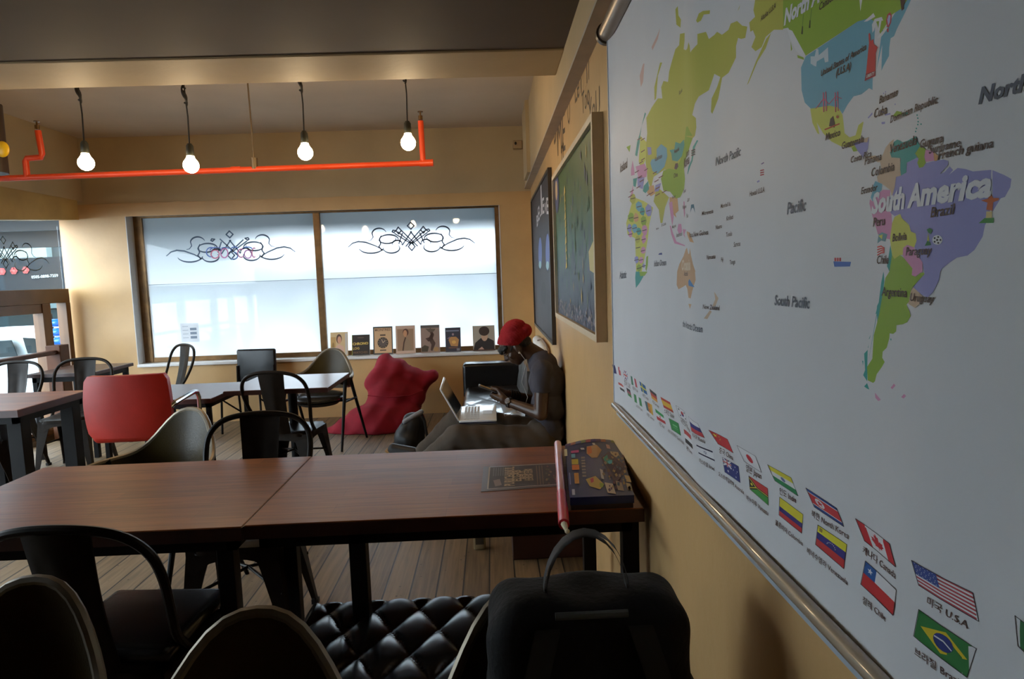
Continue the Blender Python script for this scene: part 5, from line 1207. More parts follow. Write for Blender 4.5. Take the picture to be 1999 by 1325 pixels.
# ---------------------------------------------------------------- lamps, sprinkler pipe
sock = mat('dark_green_socket', (40, 42, 32), rough=0.5)
glow = mat('warm_bulb_glow', (1.0, 0.75, 0.44, 1), rough=0.3, var=0.0, emit=BULB_POWER)
cord_m = mat('black_cord', (0.01, 0.01, 0.01, 1), rough=0.6)
names = ('hanging bare bulb nearest the left end of the orange pipe', 'second hanging bare bulb from the left, in front of the orange pipe', 'third hanging bare bulb from the left, just above the orange pipe', 'rightmost hanging bare bulb, beside the upright end of the orange pipe')
def pendant(px, py, label, Y=4.3, lean=0.0):
    p = at_y(px, py, Y)
    t = thing('pendant_bulb', label, 'lamp', (p.x, p.y, 3.0), 0, 'bare bulbs hanging in a row')
    zb = p.z - 3.0
    b = MB(); b.lathe([(0.0, -0.047)] + [(0.047 * math.sin(PI * k / 12), -0.047 * math.cos(PI * k / 12)) for k in range(1, 10)] + [(0.024, 0.048), (0.021, 0.062)], 24, Matrix.Translation((0, 0, zb))); b.build('bulb', glow, t)
    b = MB(); b.lathe([(0.0, 0.058), (0.022, 0.058), (0.024, 0.07), (0.022, 0.12), (0.012, 0.135), (0.0, 0.137)], 16, Matrix.Translation((0, 0, zb))); b.build('socket', sock, t)
    b = MB(); b.tube([(0, 0, zb + 0.13), (0.004, 0, zb + 0.3), (-lean * 0.3, 0, zb + 0.5), (-lean * 0.6, 0.0, -0.3), (-lean, 0, 0)], 0.0045, 6); b.build('cord', cord_m, t)
    k = MB()
    for j in range(4): k.tube([(-lean * 0.4 + 0.012 * math.cos(a + j), 0.010 * math.sin(a + j), zb + 0.40 + 0.06 * math.sin(a * 0.5 + j) + 0.02 * j) for a in [q * 0.5 for q in range(14)]], 0.006, 5)
    k.build('cord_knot', cord_m, t)
    b = MB(); b.lathe([(0, -0.02), (0.03, -0.015), (0.035, 0.0), (0, 0.001)], 16, Matrix.Translation((-lean, 0, 0))); b.build('ceiling_rose', sock, t)
for (px, py), n_ in zip(((168, 318), (373, 323), (596, 298), (797, 279)), names): pendant(px, py, n_, lean=0.02)
orange = mat('orange_pipe_paint', (226, 74, 30), rough=0.4, var=0.05)
pipe = thing('sprinkler_pipe', 'bright orange sprinkler pipe running across below the ceiling', 'pipe', tuple(at_y(440, 333, 5.0)))
Yp = 5.0
b = MB(); e0, e1 = at_y(-60, 350.5, Yp), at_y(838, 318, Yp)
b.tube([e0, e1], 0.021, 14); b.tube([e1 - Vector((0.07, 0, 0)), e1 + Vector((0.03, 0, 0))], 0.027, 14)
b.tube([at_y(452, 331, Yp) - Vector((0.0, 0, 0)), at_y(470, 330.5, Yp)], 0.0225, 14)
b.build('main_run', orange, pipe, world=True)
b = MB(); b.tube([at_y(826, 318, Yp), at_y(821, 236, Yp)], 0.021, 14); b.build('riser', orange, pipe, world=True)
b = MB(); b.tube([at_y(53, 345, Yp), at_y(50, 315, Yp), at_y(53, 309, Yp), at_y(80, 307, Yp), at_y(82, 300, Yp), at_y(74, 255, Yp)], 0.021, 14); b.build('riser', orange, pipe, world=True)
for px, py in ((821, 234), (73, 253)):
    q = at_y(px, py, Yp); b = MB()
    b.tube([q, q + Vector((0, 0, 0.03))], 0.016, 10); b.tube([q + Vector((0, 0, 0.03)), q + Vector((0, 0, 0.055))], 0.006, 8); b.tube([q + Vector((0, 0, 0.055)), q + Vector((0, 0, 0.06))], 0.02, 12)
    b.build('sprinkler_head', mat('aged_brass', (110, 84, 50), rough=0.4, metal=0.7), pipe, world=True)
q = at_y(497, 322, Yp); b = MB(); b.tube([(q.x, Yp, q.z), (q.x - 0.01, Yp, 3.0)], 0.006, 8); b.tube([(q.x, Yp, q.z - 0.03), (q.x, Yp, q.z + 0.05)], 0.024, 12); b.build('hanger_rod', mat('grey_hanger', (120, 104, 82), rough=0.4, metal=0.5), pipe, world=True)
p = at_y(2, 270, 4.6)
hs_ = thing('hanging_duct', 'dark cylindrical duct at the left edge with a round yellow sticker', 'duct', (p.x - 0.1, 4.6, p.z))
b = MB(); b.tube([(p.x - 0.09, 4.6, at_y(2, 338, 4.6).z), (p.x - 0.10, 4.6, at_y(2, 202, 4.6).z)], [0.10, 0.11], 20); b.tube([(p.x - 0.10, 4.6, at_y(2, 205, 4.6).z), (p.x - 0.10, 4.6, 3.0)], 0.03, 12); b.build('casing', mat('dark_brown_casing', (54, 40, 26), rough=0.5), hs_, world=True)
q = at_y(0, 290, 4.5); b = MB(); b.ball((q.x, 4.52, q.z), (0.046, 0.02, 0.052)); b.build('sticker', mat('yellow_sticker', (226, 180, 20), rough=0.4), hs_, world=True)
# ---------------------------------------------------------------- magazines on the sill
def magazine(px0, px1, py_top, py_bot, label, draw, th=0.012, lean=0.05):
    """standing on the sill, leaning back on the glass"""
    Y = 7.105
    a, c_ = at_y(px0, py_bot, Y), at_y(px1, py_bot, Y); top = at_y((px0 + px1) / 2, py_top, Y)
    w = c_.x - a.x; z0 = wz0 + 0.006; h = top.z - z0
    t = thing('magazine', label, 'magazine', ((a.x + c_.x) / 2, Y, z0), 0, 'magazines standing on the window sill')
    sh = Matrix(((1, 0, 0, 0), (0, 1, lean / h, 0), (0, 0, 1, 0), (0, 0, 0, 1)))
    b = MB(); b.box((-w / 2, 0, 0), (w / 2, th, h), sh); b.build('pages', mat('magazine_pages', (206, 196, 182), rough=0.7), t, smooth=0)
    def f(p): return sh @ Vector((-w / 2 + w * p[0], -0.0006, h * (1 - p[1])))
    pr = Print(f, (0, -1, 0), 0.0007)
    R_ = lambda u0, v0, u1, v1, cc, l=1: pr.poly([(u0, v0), (u1, v0), (u1, v1), (u0, v1)], ink(*cc), l)
    E_ = lambda u, v, ru, rv, cc, l=2: pr.poly([(u + ru * math.cos(k * PI / 9), v + rv * math.sin(k * PI / 9)) for k in range(18)], ink(*cc), l)
    draw(R_, E_, pr)
    pr.build('cover', t, world=False)
def m1(R_, E_, pr):
    R_(0, 0, 1, 1, (206, 176, 130)); R_(0.02, 0.2, 0.3, 0.75, (190, 150, 90), 2); E_(0.5, 0.28, 0.16, 0.2, (86, 56, 44), 3); E_(0.52, 0.33, 0.11, 0.16, (206, 150, 118), 4); pr.poly([(0.3, 0.62), (0.5, 0.5), (0.75, 0.6), (0.82, 1), (0.28, 1)], ink(212, 168, 146), 3); R_(0.85, 0.05, 0.97, 0.95, (196, 188, 180), 2); E_(0.16, 0.62, 0.07, 0.2, (150, 116, 60), 4)
def m2(R_, E_, pr):
    R_(0, 0, 1, 1, (44, 34, 28)); pr.text('CHRONO', (0.05, 0.50), (0.92, 0.48), ink(224, 190, 96), 2, 0.03); pr.text('LOG', (0.06, 0.72), (0.42, 0.71), ink(212, 178, 90), 2, 0.02); pr.text('WATCHES', (0.06, 0.92), (0.88, 0.91), ink(112, 80, 56), 2, 0.02); E_(0.5, 0.14, 0.2, 0.03, (90, 70, 60)); R_(0, 0, 0.03, 1, (150, 150, 60), 2)
def m3(R_, E_, pr):
    R_(0, 0, 1, 1, (60, 60, 58)); R_(0.06, 0.05, 0.95, 0.95, (206, 166, 124), 2); pr.text('MONTRES', (0.1, 0.16), (0.9, 0.15), ink(110, 84, 62), 3, 0.01); E_(0.5, 0.58, 0.28, 0.2, (60, 50, 46), 3); E_(0.5, 0.58, 0.2, 0.145, (92, 80, 74), 4); R_(0.36, 0.28, 0.64, 0.33, (80, 62, 50), 3); R_(0.34, 0.83, 0.66, 0.87, (80, 62, 50), 3)
    for k in range(12): E_(0.5 + 0.23 * math.cos(k * PI / 6), 0.58 + 0.168 * math.sin(k * PI / 6), 0.018, 0.013, (190, 160, 120), 5)
    pr.stroke([(0.5, 0.58), (0.62, 0.5)], 0.02, ink(214, 186, 150), 6); pr.stroke([(0.5, 0.58), (0.44, 0.46)], 0.02, ink(214, 186, 150), 6)
def m4(R_, E_, pr):
    R_(0, 0, 1, 1, (196, 164, 142)); R_(0.08, 0.12, 0.92, 0.9, (158, 124, 96), 2); E_(0.52, 0.24, 0.15, 0.13, (92, 58, 44), 3); E_(0.49, 0.28, 0.1, 0.12, (196, 140, 100), 4); pr.poly([(0.36, 0.9), (0.44, 0.5), (0.56, 0.42), (0.72, 0.55), (0.84, 0.9)], ink(150, 124, 98), 3); pr.stroke([(0.5, 0.44), (0.42, 0.6), (0.36, 0.88)], 0.06, ink(78, 54, 42), 5)
def m5(R_, E_, pr):
    R_(0, 0, 1, 1, (150, 124, 110)); R_(0, 0, 1, 0.1, (90, 84, 80), 2); pr.stroke([(0.5, 0.15), (0.62, 0.35), (0.52, 0.5), (0.66, 0.68), (0.56, 0.9)], [0.1, 0.16, 0.2, 0.2, 0.1], ink(84, 60, 52), 3); pr.poly([(0.25, 0.48), (0.45, 0.44), (0.5, 0.56), (0.4, 0.6)], ink(76, 52, 46), 3); pr.poly([(0.03, 0.8), (0.2, 0.72), (0.42, 0.78), (0.35, 0.96), (0.03, 0.96)], ink(74, 62, 46), 3); pr.poly([(0.25, 0.12), (0.8, 0.14), (0.7, 0.24), (0.45, 0.26)], ink(100, 84, 70), 3); E_(0.8, 0.88, 0.14, 0.08, (170, 130, 84), 3)
def m6(R_, E_, pr):
    R_(0, 0, 1, 1, (56, 54, 66)); R_(0.04, 0.1, 0.9, 0.16, (120, 124, 140), 2); pr.poly([(0.2, 0.5), (0.35, 0.38), (0.7, 0.38), (0.88, 0.5), (0.8, 0.78), (0.35, 0.76)], ink(186, 134, 80), 2); E_(0.5, 0.28, 0.07, 0.05, (160, 130, 130), 3); pr.poly([(0.1, 0.45), (0.3, 0.36), (0.3, 0.46)], ink(140, 110, 130), 2); R_(0.2, 0.8, 0.8, 0.86, (110, 80, 66), 2); R_(0.72, 0.86, 0.92, 0.96, (130, 126, 130), 3); E_(0.55, 0.6, 0.14, 0.07, (220, 170, 96), 3)
def m7(R_, E_, pr):
    R_(0, 0, 1, 1, (170, 158, 142)); pr.poly([(0.03, 0.9), (0.1, 0.68), (0.35, 0.5), (0.7, 0.5), (0.95, 0.62), (0.97, 0.95), (0.03, 0.95)], ink(42, 36, 36), 2); E_(0.53, 0.42, 0.15, 0.2, (200, 160, 132), 3); E_(0.52, 0.22, 0.24, 0.19, (62, 46, 40), 4); E_(0.52, 0.34, 0.12, 0.04, (62, 46, 40), 5); pr.poly([(0.22, 0.95), (0.4, 0.84), (0.5, 0.95)], ink(206, 166, 148), 4); R_(0, 0.95, 1, 1, (70, 44, 32), 5)
magazine(645, 679, 649, 688, 'pale cream magazine with a person on its cover, leftmost on the window sill', m1)
magazine(687, 722, 654, 690, 'black magazine with yellow CHRONO LOG lettering on the window sill', m2)
magazine(729, 767, 638, 687, 'magazine with a big wristwatch and a dark border on its cover', m3)
magazine(773, 811, 636, 683, 'beige magazine with a portrait of a woman in profile', m4)
magazine(822, 859, 635, 684, 'grey brown magazine with a dark twisted figure on its cover', m5)
magazine(870, 900, 640, 682, 'small dark navy magazine with an orange centre on its cover', m6)
magazine(924, 967, 636, 685, 'magazine showing a dark haired young man in a black top, beside the red hat', m7)

# ---------------------------------------------------------------- things on the long table
TZ = 0.75
fl = [at_z(px, py, TZ) for px, py in ((944, 911), (1094, 903), (1098, 949), (939, 960))]
cen = sum(fl, Vector()) / 4
flyer = thing('flyer', 'dark brown printed flyer with pale lettering flat on the long table', 'flyer', (cen.x, cen.y, TZ))
b = MB(); b.face([p + Vector((0, 0, 0.0002)) for p in fl]); b.face([p + Vector((0, 0, 0.0012)) for p in fl])
for k in range(4): b.face([fl[k] + Vector((0, 0, 0.0002)), fl[(k + 1) % 4] + Vector((0, 0, 0.0002)), fl[(k + 1) % 4] + Vector((0, 0, 0.0012)), fl[k] + Vector((0, 0, 0.0012))])
b.build('sheet', mat('brown_flyer_paper', (96, 78, 72), rough=0.35, var=0.1), flyer, world=True, smooth=0)
def ff(p):
    u, v = p; q = (fl[0] * (1 - u) + fl[1] * u) * (1 - v) + (fl[3] * (1 - u) + fl[2] * u) * v
    return Vector((q.x, q.y, TZ + 0.0014))
pr = Print(ff, (0, 0, 1), 0.0004)
pr.poly([(0.08, 0.06), (1, 0.06), (1, 0.92), (0.08, 0.92)], ink(60, 48, 48), 1)
pr.stroke([(1, 0.05), (0.08, 0.05), (0.08, 0.93), (1, 0.93)], 0.018, ink(206, 190, 176), 2)
PT = ink(196, 164, 130)
pr.text('PURICHANUL', (0.405, 0.88), (0.395, 0.10), PT, 3, 0.03, hscale=1.35); pr.text('ELGAB', (0.49, 0.72), (0.48, 0.26), PT, 3, 0.03, hscale=1.0)
pr.text('AHUS', (0.545, 0.66), (0.54, 0.30), PT, 3, 0.03, hscale=0.8)
for x in (0.59, 0.64): pr.text('LORUM GUM', (x, 0.72), (x - 0.01, 0.24), PT, 3, 0.03, hscale=1.0)
for k in range(7): pr.poly([(0.13 + 0.03 * k, 0.1), (0.145 + 0.03 * k, 0.1), (0.145 + 0.03 * k, 0.45), (0.13 + 0.03 * k, 0.45)], ink(110, 104, 102), 2)
pr.poly([(0.14, 0.62), (0.22, 0.58), (0.25, 0.82), (0.17, 0.86)], ink(150, 130, 118), 2)
for k in range(3): pr.poly([(0.68 + 0.035 * k, 0.1), (0.69 + 0.035 * k, 0.1), (0.70 + 0.035 * k, 0.9), (0.69 + 0.035 * k, 0.9)], ink(130, 96, 80), 2)
random.seed(5)
for k in range(40):
    u, v = random.uniform(0.8, 0.98), random.uniform(0.12, 0.86); pr.poly([(u, v), (u + 0.02, v + 0.02), (u + 0.01, v + 0.08), (u - 0.01, v + 0.05)], ink(*random.choice([(120, 76, 70), (96, 90, 60), (150, 120, 90), (70, 52, 50)])), 2 + k % 2)
pr.build('print', flyer)
# board game box with a lid that bows up at its far side
bt = 0.792
bq = [at_z(px, py, bt) for px, py in ((1103, 868), (1209, 862), (1238, 966), (1113, 971))]
cen = sum(bq, Vector()) / 4
gbx = thing('board_game_box', 'blue illustrated board game box on the wall end of the long table', 'box', (cen.x, cen.y, TZ))
def bf(u, v, dz=0.0):
    q = (bq[0] * (1 - u) + bq[1] * u) * (1 - v) + (bq[3] * (1 - u) + bq[2] * u) * v
    bow = 0.016 * math.sin(PI * u) * max(0.0, 1 - v / 0.35) ** 1.5
    return Vector((q.x, q.y, bt + bow + dz))
b = MB(); n = 16
top = [[bf(i / n, j / n) for i in range(n + 1)] for j in range(n + 1)]
b.grid(top)
ring = [top[0][i] for i in range(n)] + [top[j][n] for j in range(n)] + [top[n][n - i] for i in range(n)] + [top[n - j][0] for j in range(n)]
b.grid([ring, [Vector((p.x, p.y, TZ + 0.018)) for p in ring]], closed_u=True)
b.build('lid', mat('blue_game_lid', (18, 36, 92), rough=0.3, var=0.15), gbx, world=True, smooth=40)
b = MB(); q2 = [cen + (p - cen) * 0.975 for p in bq]
b.face([Vector((p.x, p.y, TZ + 0.001)) for p in q2][::-1]); 
for k in range(4): b.face([Vector((q2[k].x, q2[k].y, TZ + 0.001)), Vector((q2[(k + 1) % 4].x, q2[(k + 1) % 4].y, TZ + 0.001)), Vector((q2[(k + 1) % 4].x, q2[(k + 1) % 4].y, TZ + 0.03)), Vector((q2[k].x, q2[k].y, TZ + 0.03))])
b.build('tray', mat('dark_game_tray', (46, 30, 40), rough=0.5), gbx, world=True, smooth=0)
pr = Print(lambda p: bf(p[0], p[1], 0.0006), (0, 0, 1), 0.0004)
zG = lambda *q: [((x - 230 - (y - 170) * 0.03) / (1000 + (y - 170) * 0.13), (y - 120) / 1040) for x, y in q]
def GP(pts, cc, l=2): pr.poly(zG(*pts), ink(*cc), l)
for i in range(10): GP([(240 + i * 92, 120 + 0), (326 + i * 92, 118), (326 + i * 92, 170), (240 + i * 92, 172)], ((88, 66, 96), (150, 96, 80), (96, 100, 130), (120, 130, 88), (150, 70, 80), (70, 60, 110))[i % 6], 1)
GP([(620, 250), (800, 230), (890, 330), (800, 470), (700, 470), (610, 380)], (186, 146, 104)); GP([(620, 270), (700, 250), (710, 380), (630, 400)], (196, 106, 50), 3)
GP([(870, 480), (1010, 360), (1330, 700), (1080, 1000)], (84, 62, 74)); GP([(900, 490), (1010, 400), (1110, 530), (960, 620)], (64, 140, 120), 3); GP([(960, 630), (1110, 560), (1260, 730), (1080, 880)], (52, 36, 60), 3); GP([(980, 560), (1060, 540), (1070, 610), (1000, 620)], (70, 170, 190), 4)
for x, y, w_, h_, cc in ((1040, 360, 180, 130, (186, 164, 130)), (890, 950, 180, 190, (196, 172, 146)), (1090, 930, 130, 170, (160, 140, 120)), (1260, 840, 110, 130, (190, 160, 110)), (1270, 970, 90, 130, (186, 160, 120)), (830, 700, 60, 200, (190, 180, 170)), (970, 220, 80, 90, (186, 150, 150)), (500, 265, 80, 40, (200, 200, 200)), (720, 195, 60, 40, (206, 206, 206))): GP([(x, y), (x + w_ * 0.8, y + h_ * 0.15), (x + w_, y + h_), (x + w_ * 0.2, y + h_ * 0.9)], cc, 3)
GP([(560, 880), (740, 830), (880, 980), (800, 1060), (620, 1000)], (196, 160, 80)); GP([(640, 880), (700, 860), (700, 930), (650, 950)], (190, 70, 80), 3); GP([(800, 950), (880, 970), (850, 1030), (800, 1020)], (150, 160, 50), 3)
for x0, y0, x1, y1, cc in ((330, 300, 470, 350, (190, 80, 130)), (330, 370, 400, 450, (110, 170, 190)), (330, 480, 450, 590, (206, 180, 70)), (330, 600, 460, 700, (220, 120, 60)), (360, 760, 440, 950, (206, 140, 60)), (270, 750, 290, 960, (150, 150, 190)), (300, 1040, 350, 1130, (206, 206, 214)), (205, 240, 260, 400, (206, 190, 150))): GP([(x0, y0), (x1, y0), (x1, y1), (x0, y1)], cc, 3)
for k in range(7): GP([(505, 440 + k * 60), (575, 440 + k * 60), (575, 480 + k * 60), (505, 480 + k * 60)], (150, 140, 130), 3)
random.seed(11)
for k in range(70):
    x, y = random.uniform(880, 1330), random.uniform(330, 1080)
    if abs((x - 1110) / 230) + abs((y - 690) / 330) > 1.05 and random.random() < 0.45: continue
    r_ = random.uniform(14, 34); a_ = random.uniform(0, 6)
    GP([(x + r_ * math.cos(a_ + q * 1.57), y + r_ * 1.3 * math.sin(a_ + q * 1.57)) for q in range(4)], random.choice([(140, 120, 100), (96, 70, 96), (110, 76, 60), (70, 90, 110), (160, 130, 80), (60, 46, 70), (130, 84, 96)]), 5)
pr.build('lid_print', gbx)
# rolled pink poster tube overhanging the front edge
a, c_ = at_z(1089, 866, TZ + 0.016), at_z(1101, 1024, TZ + 0.016)
rl = thing('rolled_poster', 'pink and red rolled poster lying across the table beside the game box', 'roll', tuple((a + c_) / 2))
b = MB(); d = (c_ - a); b.tube([a, a + d * 0.72], 0.0145, 14); b.build('wrapped_roll', mat('pink_wrap', (226, 150, 150), rough=0.25, var=0.12, coat=0.4), rl, world=True)
b = MB(); b.tube([a + d * 0.70, a + d * 0.995], 0.0155, 14); b.build('red_sleeve', mat('red_sleeve', (196, 40, 56), rough=0.3, var=0.1), rl, world=True)
b = MB(); b.tube([a + d * 0.99, a + d * 1.0 + Vector((0.004, -0.02, -0.008))], [0.010, 0.005], 8); b.ball(a + d * 1.0 + Vector((0.006, -0.022, -0.01)), 0.007, seg=8, rings=6); b.build('paper_end', mat('cream_paper_end', (214, 196, 160), rough=0.6), rl, world=True)

# ---------------------------------------------------------------- backpacks, beanbag, outlet
bp = thing('backpack', 'large dark backpack propped on the shell armchair nearest the map wall', 'backpack', (0.135, 1.075, 0.47))
bp.scale = (1, 1, 1.1)
cloth = mat('charcoal_backpack_cloth', (0.007, 0.0062, 0.0065, 1), spec=0.25, rough=0.8, var=0.2, bump=0.3, bscale=90)
b = MB(); b.rbox((-0.165, -0.06, 0.0), (0.185, 0.13, 0.395), 0.06, 5); b.rbox((-0.12, -0.10, 0.02), (0.14, 0.0, 0.28), 0.045, 4); b.rbox((-0.175, -0.03, 0.02), (0.20, 0.09, 0.27), 0.04, 4)
voxel(b, 'bag_body', cloth, vs=0.009, smooth=4, parent=bp, world=False, noise=lambda c: 0.004 * math.sin(c.x * 34 + c.z * 19) * math.sin(c.z * 27 + c.y * 40))
for sx in (-1, 1):
    s = MB(); pts = [(0.01 + 0.075 * sx, -0.064, 0.375), (0.01 + 0.10 * sx, -0.085, 0.30), (0.01 + 0.09 * sx, -0.112, 0.18), (0.01 + 0.12 * sx, -0.10, 0.04)]
    s.grid([[(p[0] - 0.02, p[1] - 0.012, p[2]) for p in pts], [(p[0] + 0.02, p[1] - 0.012, p[2]) for p in pts]]); s.grid([[(p[0] + 0.02, p[1] - 0.004, p[2]) for p in pts], [(p[0] - 0.02, p[1] - 0.004, p[2]) for p in pts]])
    s.build('strap', mat('black_webbing', (0.008, 0.008, 0.009, 1), rough=0.7), bp)
s = MB(); P = [(0.01 + 0.075 * math.cos(PI * k / 12), 0.02, 0.385 + 0.105 * math.sin(PI * k / 12)) for k in range(13)]
s.grid([[(p[0], -0.012 + p[1], p[2]) for p in P], [(p[0], 0.012 + p[1], p[2]) for p in P]]); s.grid([[(p[0] * 0.94 + 0.0006, 0.012 + p[1], p[2] - 0.006) for p in P], [(p[0] * 0.94 + 0.0006, -0.012 + p[1], p[2] - 0.006) for p in P]])
s.build('carry_handle', mat('black_webbing', (0, 0, 0)), bp)
s = MB(); s.tube([(-0.05, -0.045, 0.383), (0.07, -0.045, 0.383)], 0.006, 8); s.build('buckle', mat('grey_buckle', (70, 72, 70), rough=0.3), bp)
s = MB(); s.tube([(-0.10, -0.102, 0.10), (0.12, -0.104, 0.16)], 0.004, 6); s.build('zip', mat('black_webbing', (0, 0, 0)), bp)
s = MB(); s.box((-0.10, -0.1135, 0.02), (-0.04, -0.1125, 0.05)); 

red_cloth = mat('red_beanbag_cloth', (0.26, 0.003, 0.015, 1), rough=0.9, var=0.12, bump=0.1, bscale=12)
BY = 6.40
def Pb(px, py, dy=0.0): return at_y(px, py, BY + dy)
bb = thing('beanbag', 'slouching bright red beanbag on the floor under the window sill', 'beanbag', (Pb(750, 840).x, BY, 0.0))
b = MB()
b.ball(Pb(742, 822), (0.34, 0.30, 0.19)); b.ball(Pb(690, 836, -0.02), (0.24, 0.22, 0.11)); b.ball(Pb(660, 840, 0.0), (0.13, 0.15, 0.075)); b.ball(Pb(782, 818, 0.06), (0.24, 0.26, 0.21))
b.ball(Pb(764, 780, 0.14), (0.26, 0.24, 0.24)); b.ball(Pb(758, 748, 0.22), (0.235, 0.2, 0.2)); b.capsule(Pb(757, 740, 0.26), Pb(750, 703, 0.33), 0.18, 0.085)
b.capsule(Pb(772, 730, 0.27), Pb(820, 745, 0.24), 0.17, 0.125); b.capsule(Pb(810, 745, 0.24), Pb(840, 736, 0.25), 0.13, 0.085); b.ball(Pb(806, 775, 0.16), (0.12, 0.16, 0.16)); b.capsule(Pb(754, 715, 0.3), Pb(800, 735, 0.26), 0.11, 0.12)
def floor_flat(me, off):
    for v in me.vertices:
        if v.co.z + off.z < 0.004: v.co.z = 0.004 - off.z
def fold_noise(c):
    return 0.016 * math.sin(c.z * 24 + c.x * 9 + 2 * math.sin(c.x * 7)) * math.sin(c.x * 5 - c.z * 7 + 0.6) + 0.008 * math.sin(c.x * 31 - c.z * 22)
voxel(b, 'bag', red_cloth, vs=0.018, smooth=14, parent=bb, noise=fold_noise, extra=floor_flat)
s = MB(); s.tube([Pb(718, 772, -0.07), Pb(760, 775, -0.12), Pb(800, 772, -0.05), Pb(826, 762, 0.02)], 0.006, 6); s.build('seam', red_cloth, bb, world=True)
sb = thing('small_backpack', 'small black and grey backpack on the floor against the red beanbag', 'backpack', (at_y(800, 840, 5.55).x, 5.55, 0.0))
def Ps(px, py, dy=0.0): return at_y(px, py, 5.55 + dy)
b = MB(); b.capsule(Ps(797, 858), Ps(806, 822, 0.05), 0.10, 0.085); b.capsule(Ps(787, 858), Ps(792, 838), 0.085, 0.07); b.capsule(Ps(815, 858, 0.05), Ps(818, 826, 0.06), 0.07, 0.06)
voxel(b, 'bag_body', mat('black_nylon', (0.012, 0.013, 0.015, 1), rough=0.5, var=0.2), vs=0.012, smooth=3, parent=sb, extra=floor_flat, noise=lambda c: 0.005 * math.sin(c.z * 40 + c.x * 20))
b = MB(); b.capsule(Ps(790, 823, -0.03), Ps(822, 804, 0.0), 0.022, 0.022); b.build('grey_flap', mat('pale_grey_nylon', (128, 130, 136), rough=0.5), sb, world=True)
b = MB(); b.tube([Ps(822, 806), Ps(829, 822), Ps(832, 842), Ps(836, 862)], 0.012, 8); b.build('strap', mat('black_webbing', (0, 0, 0)), sb, world=True)
ol = thing('floor_outlet', 'small pale socket box standing on the floor beyond the long table', 'socket', tuple(at_z(937, 1073, 0)))
p = at_z(937, 1073, 0); b = MB(); b.box((p.x - 0.032, p.y, 0), (p.x + 0.032, p.y + 0.05, 0.085)); b.build('box', mat('beige_socket', (150, 128, 92), rough=0.5), ol, world=True, bevel=0.006)
b = MB(); b.box((p.x - 0.022, p.y - 0.002, 0.03), (p.x + 0.022, p.y + 0.001, 0.065)); b.build('plate', mat('dark_socket', (60, 50, 40)), ol, world=True, smooth=0)
cbz = [at_z(px, py, 0.004) for px, py in ((1004, 1020), (1010, 1046), (1024, 1064), (1048, 1073), (1075, 1070))] 
b = MB(); b.tube(cbz, 0.004, 6); cb = b.build('floor_cable', mat('pale_cable', (170, 150, 120), rough=0.5)); tag(cb, 'pale thin cable curling on the floor beside the sofa end', 'cable')

# ---------------------------------------------------------------- the seated person
Y0 = 4.36
def P(px, py, dy=0.0): return at_y(px, py, Y0 + dy)
skin = mat('dark_brown_skin', (0.060, 0.026, 0.013, 1), rough=0.42, var=0.12, scale=20)
hc = P(1006, 675)
fwd = Vector((-0.77, 0.02, -0.635)).normalized(); up = Vector((-0.635, 0.0, 0.77)).normalized(); side = fwd.cross(up).normalized()
HM = Matrix((fwd, side, up)).transposed()
def H(f, s_, u): return hc + fwd * f + side * s_ + up * u
b = MB()
b.ball(H(-0.012, 0, 0.03), (0.102, 0.078, 0.090), HM); b.ball(H(0.022, 0, -0.035), (0.070, 0.062, 0.078), HM); b.ball(H(0.052, 0, -0.092), (0.030, 0.036, 0.024), HM)
b.ball(H(0.030, 0, -0.075), (0.050, 0.050, 0.035), HM)
b.ball(H(0.078, 0, 0.018), (0.022, 0.056, 0.016), HM)                                   # brow
b.capsule(H(0.082, 0, 0.012), H(0.104, 0, -0.028), 0.011, 0.015); b.ball(H(0.090, 0.013, -0.032), 0.010); b.ball(H(0.090, -0.013, -0.032), 0.010)
b.ball(H(0.085, 0, -0.060), (0.013, 0.026, 0.008), HM); b.ball(H(0.082, 0, -0.073), (0.012, 0.022, 0.009), HM)   # lips
for s_ in (-1, 1):
    b.ball(H(-0.005, 0.078 * s_, -0.018), (0.022, 0.010, 0.033), HM); b.ball(H(0.055, 0.042 * s_, -0.030), (0.026, 0.020, 0.024), HM)
nk = P(1052, 697)
b.capsule(H(-0.04, 0, -0.05), nk, 0.056, 0.062)
shL, shR = P(1059, 722, -0.17), P(1052, 716, 0.18)
elL, elR = P(1056, 808, -0.20), P(1060, 786, 0.24)
wrL, wrR = P(991, 784, -0.06), P(992, 769, 0.10)
b.capsule(P(1064, 724), P(1072, 800), 0.085, 0.085); b.capsule(shL, shR, 0.052, 0.052); b.capsule(P(1070, 760, -0.07), P(1070, 760, 0.08), 0.092, 0.092); b.capsule(P(1064, 842, -0.08), P(1064, 842, 0.09), 0.088, 0.088)
b.capsule(shL, elL, 0.054, 0.044); b.capsule(elL, wrL, 0.043, 0.028); b.capsule(shR, elR, 0.054, 0.044); b.capsule(elR, wrR, 0.043, 0.028)
hipL, hipR = P(1058, 862, -0.12), P(1058, 848, 0.12)
knL, knR = P(893, 852, -0.14), P(893, 818, 0.22)
anL, anR = at_y(822, 905, 4.34), at_y(818, 888, 4.72)
for a_, k_, c2 in ((hipL, knL, anL), (hipR, knR, anR)): b.capsule(a_, k_, 0.078, 0.055); b.capsule(k_, c2, 0.05, 0.035)
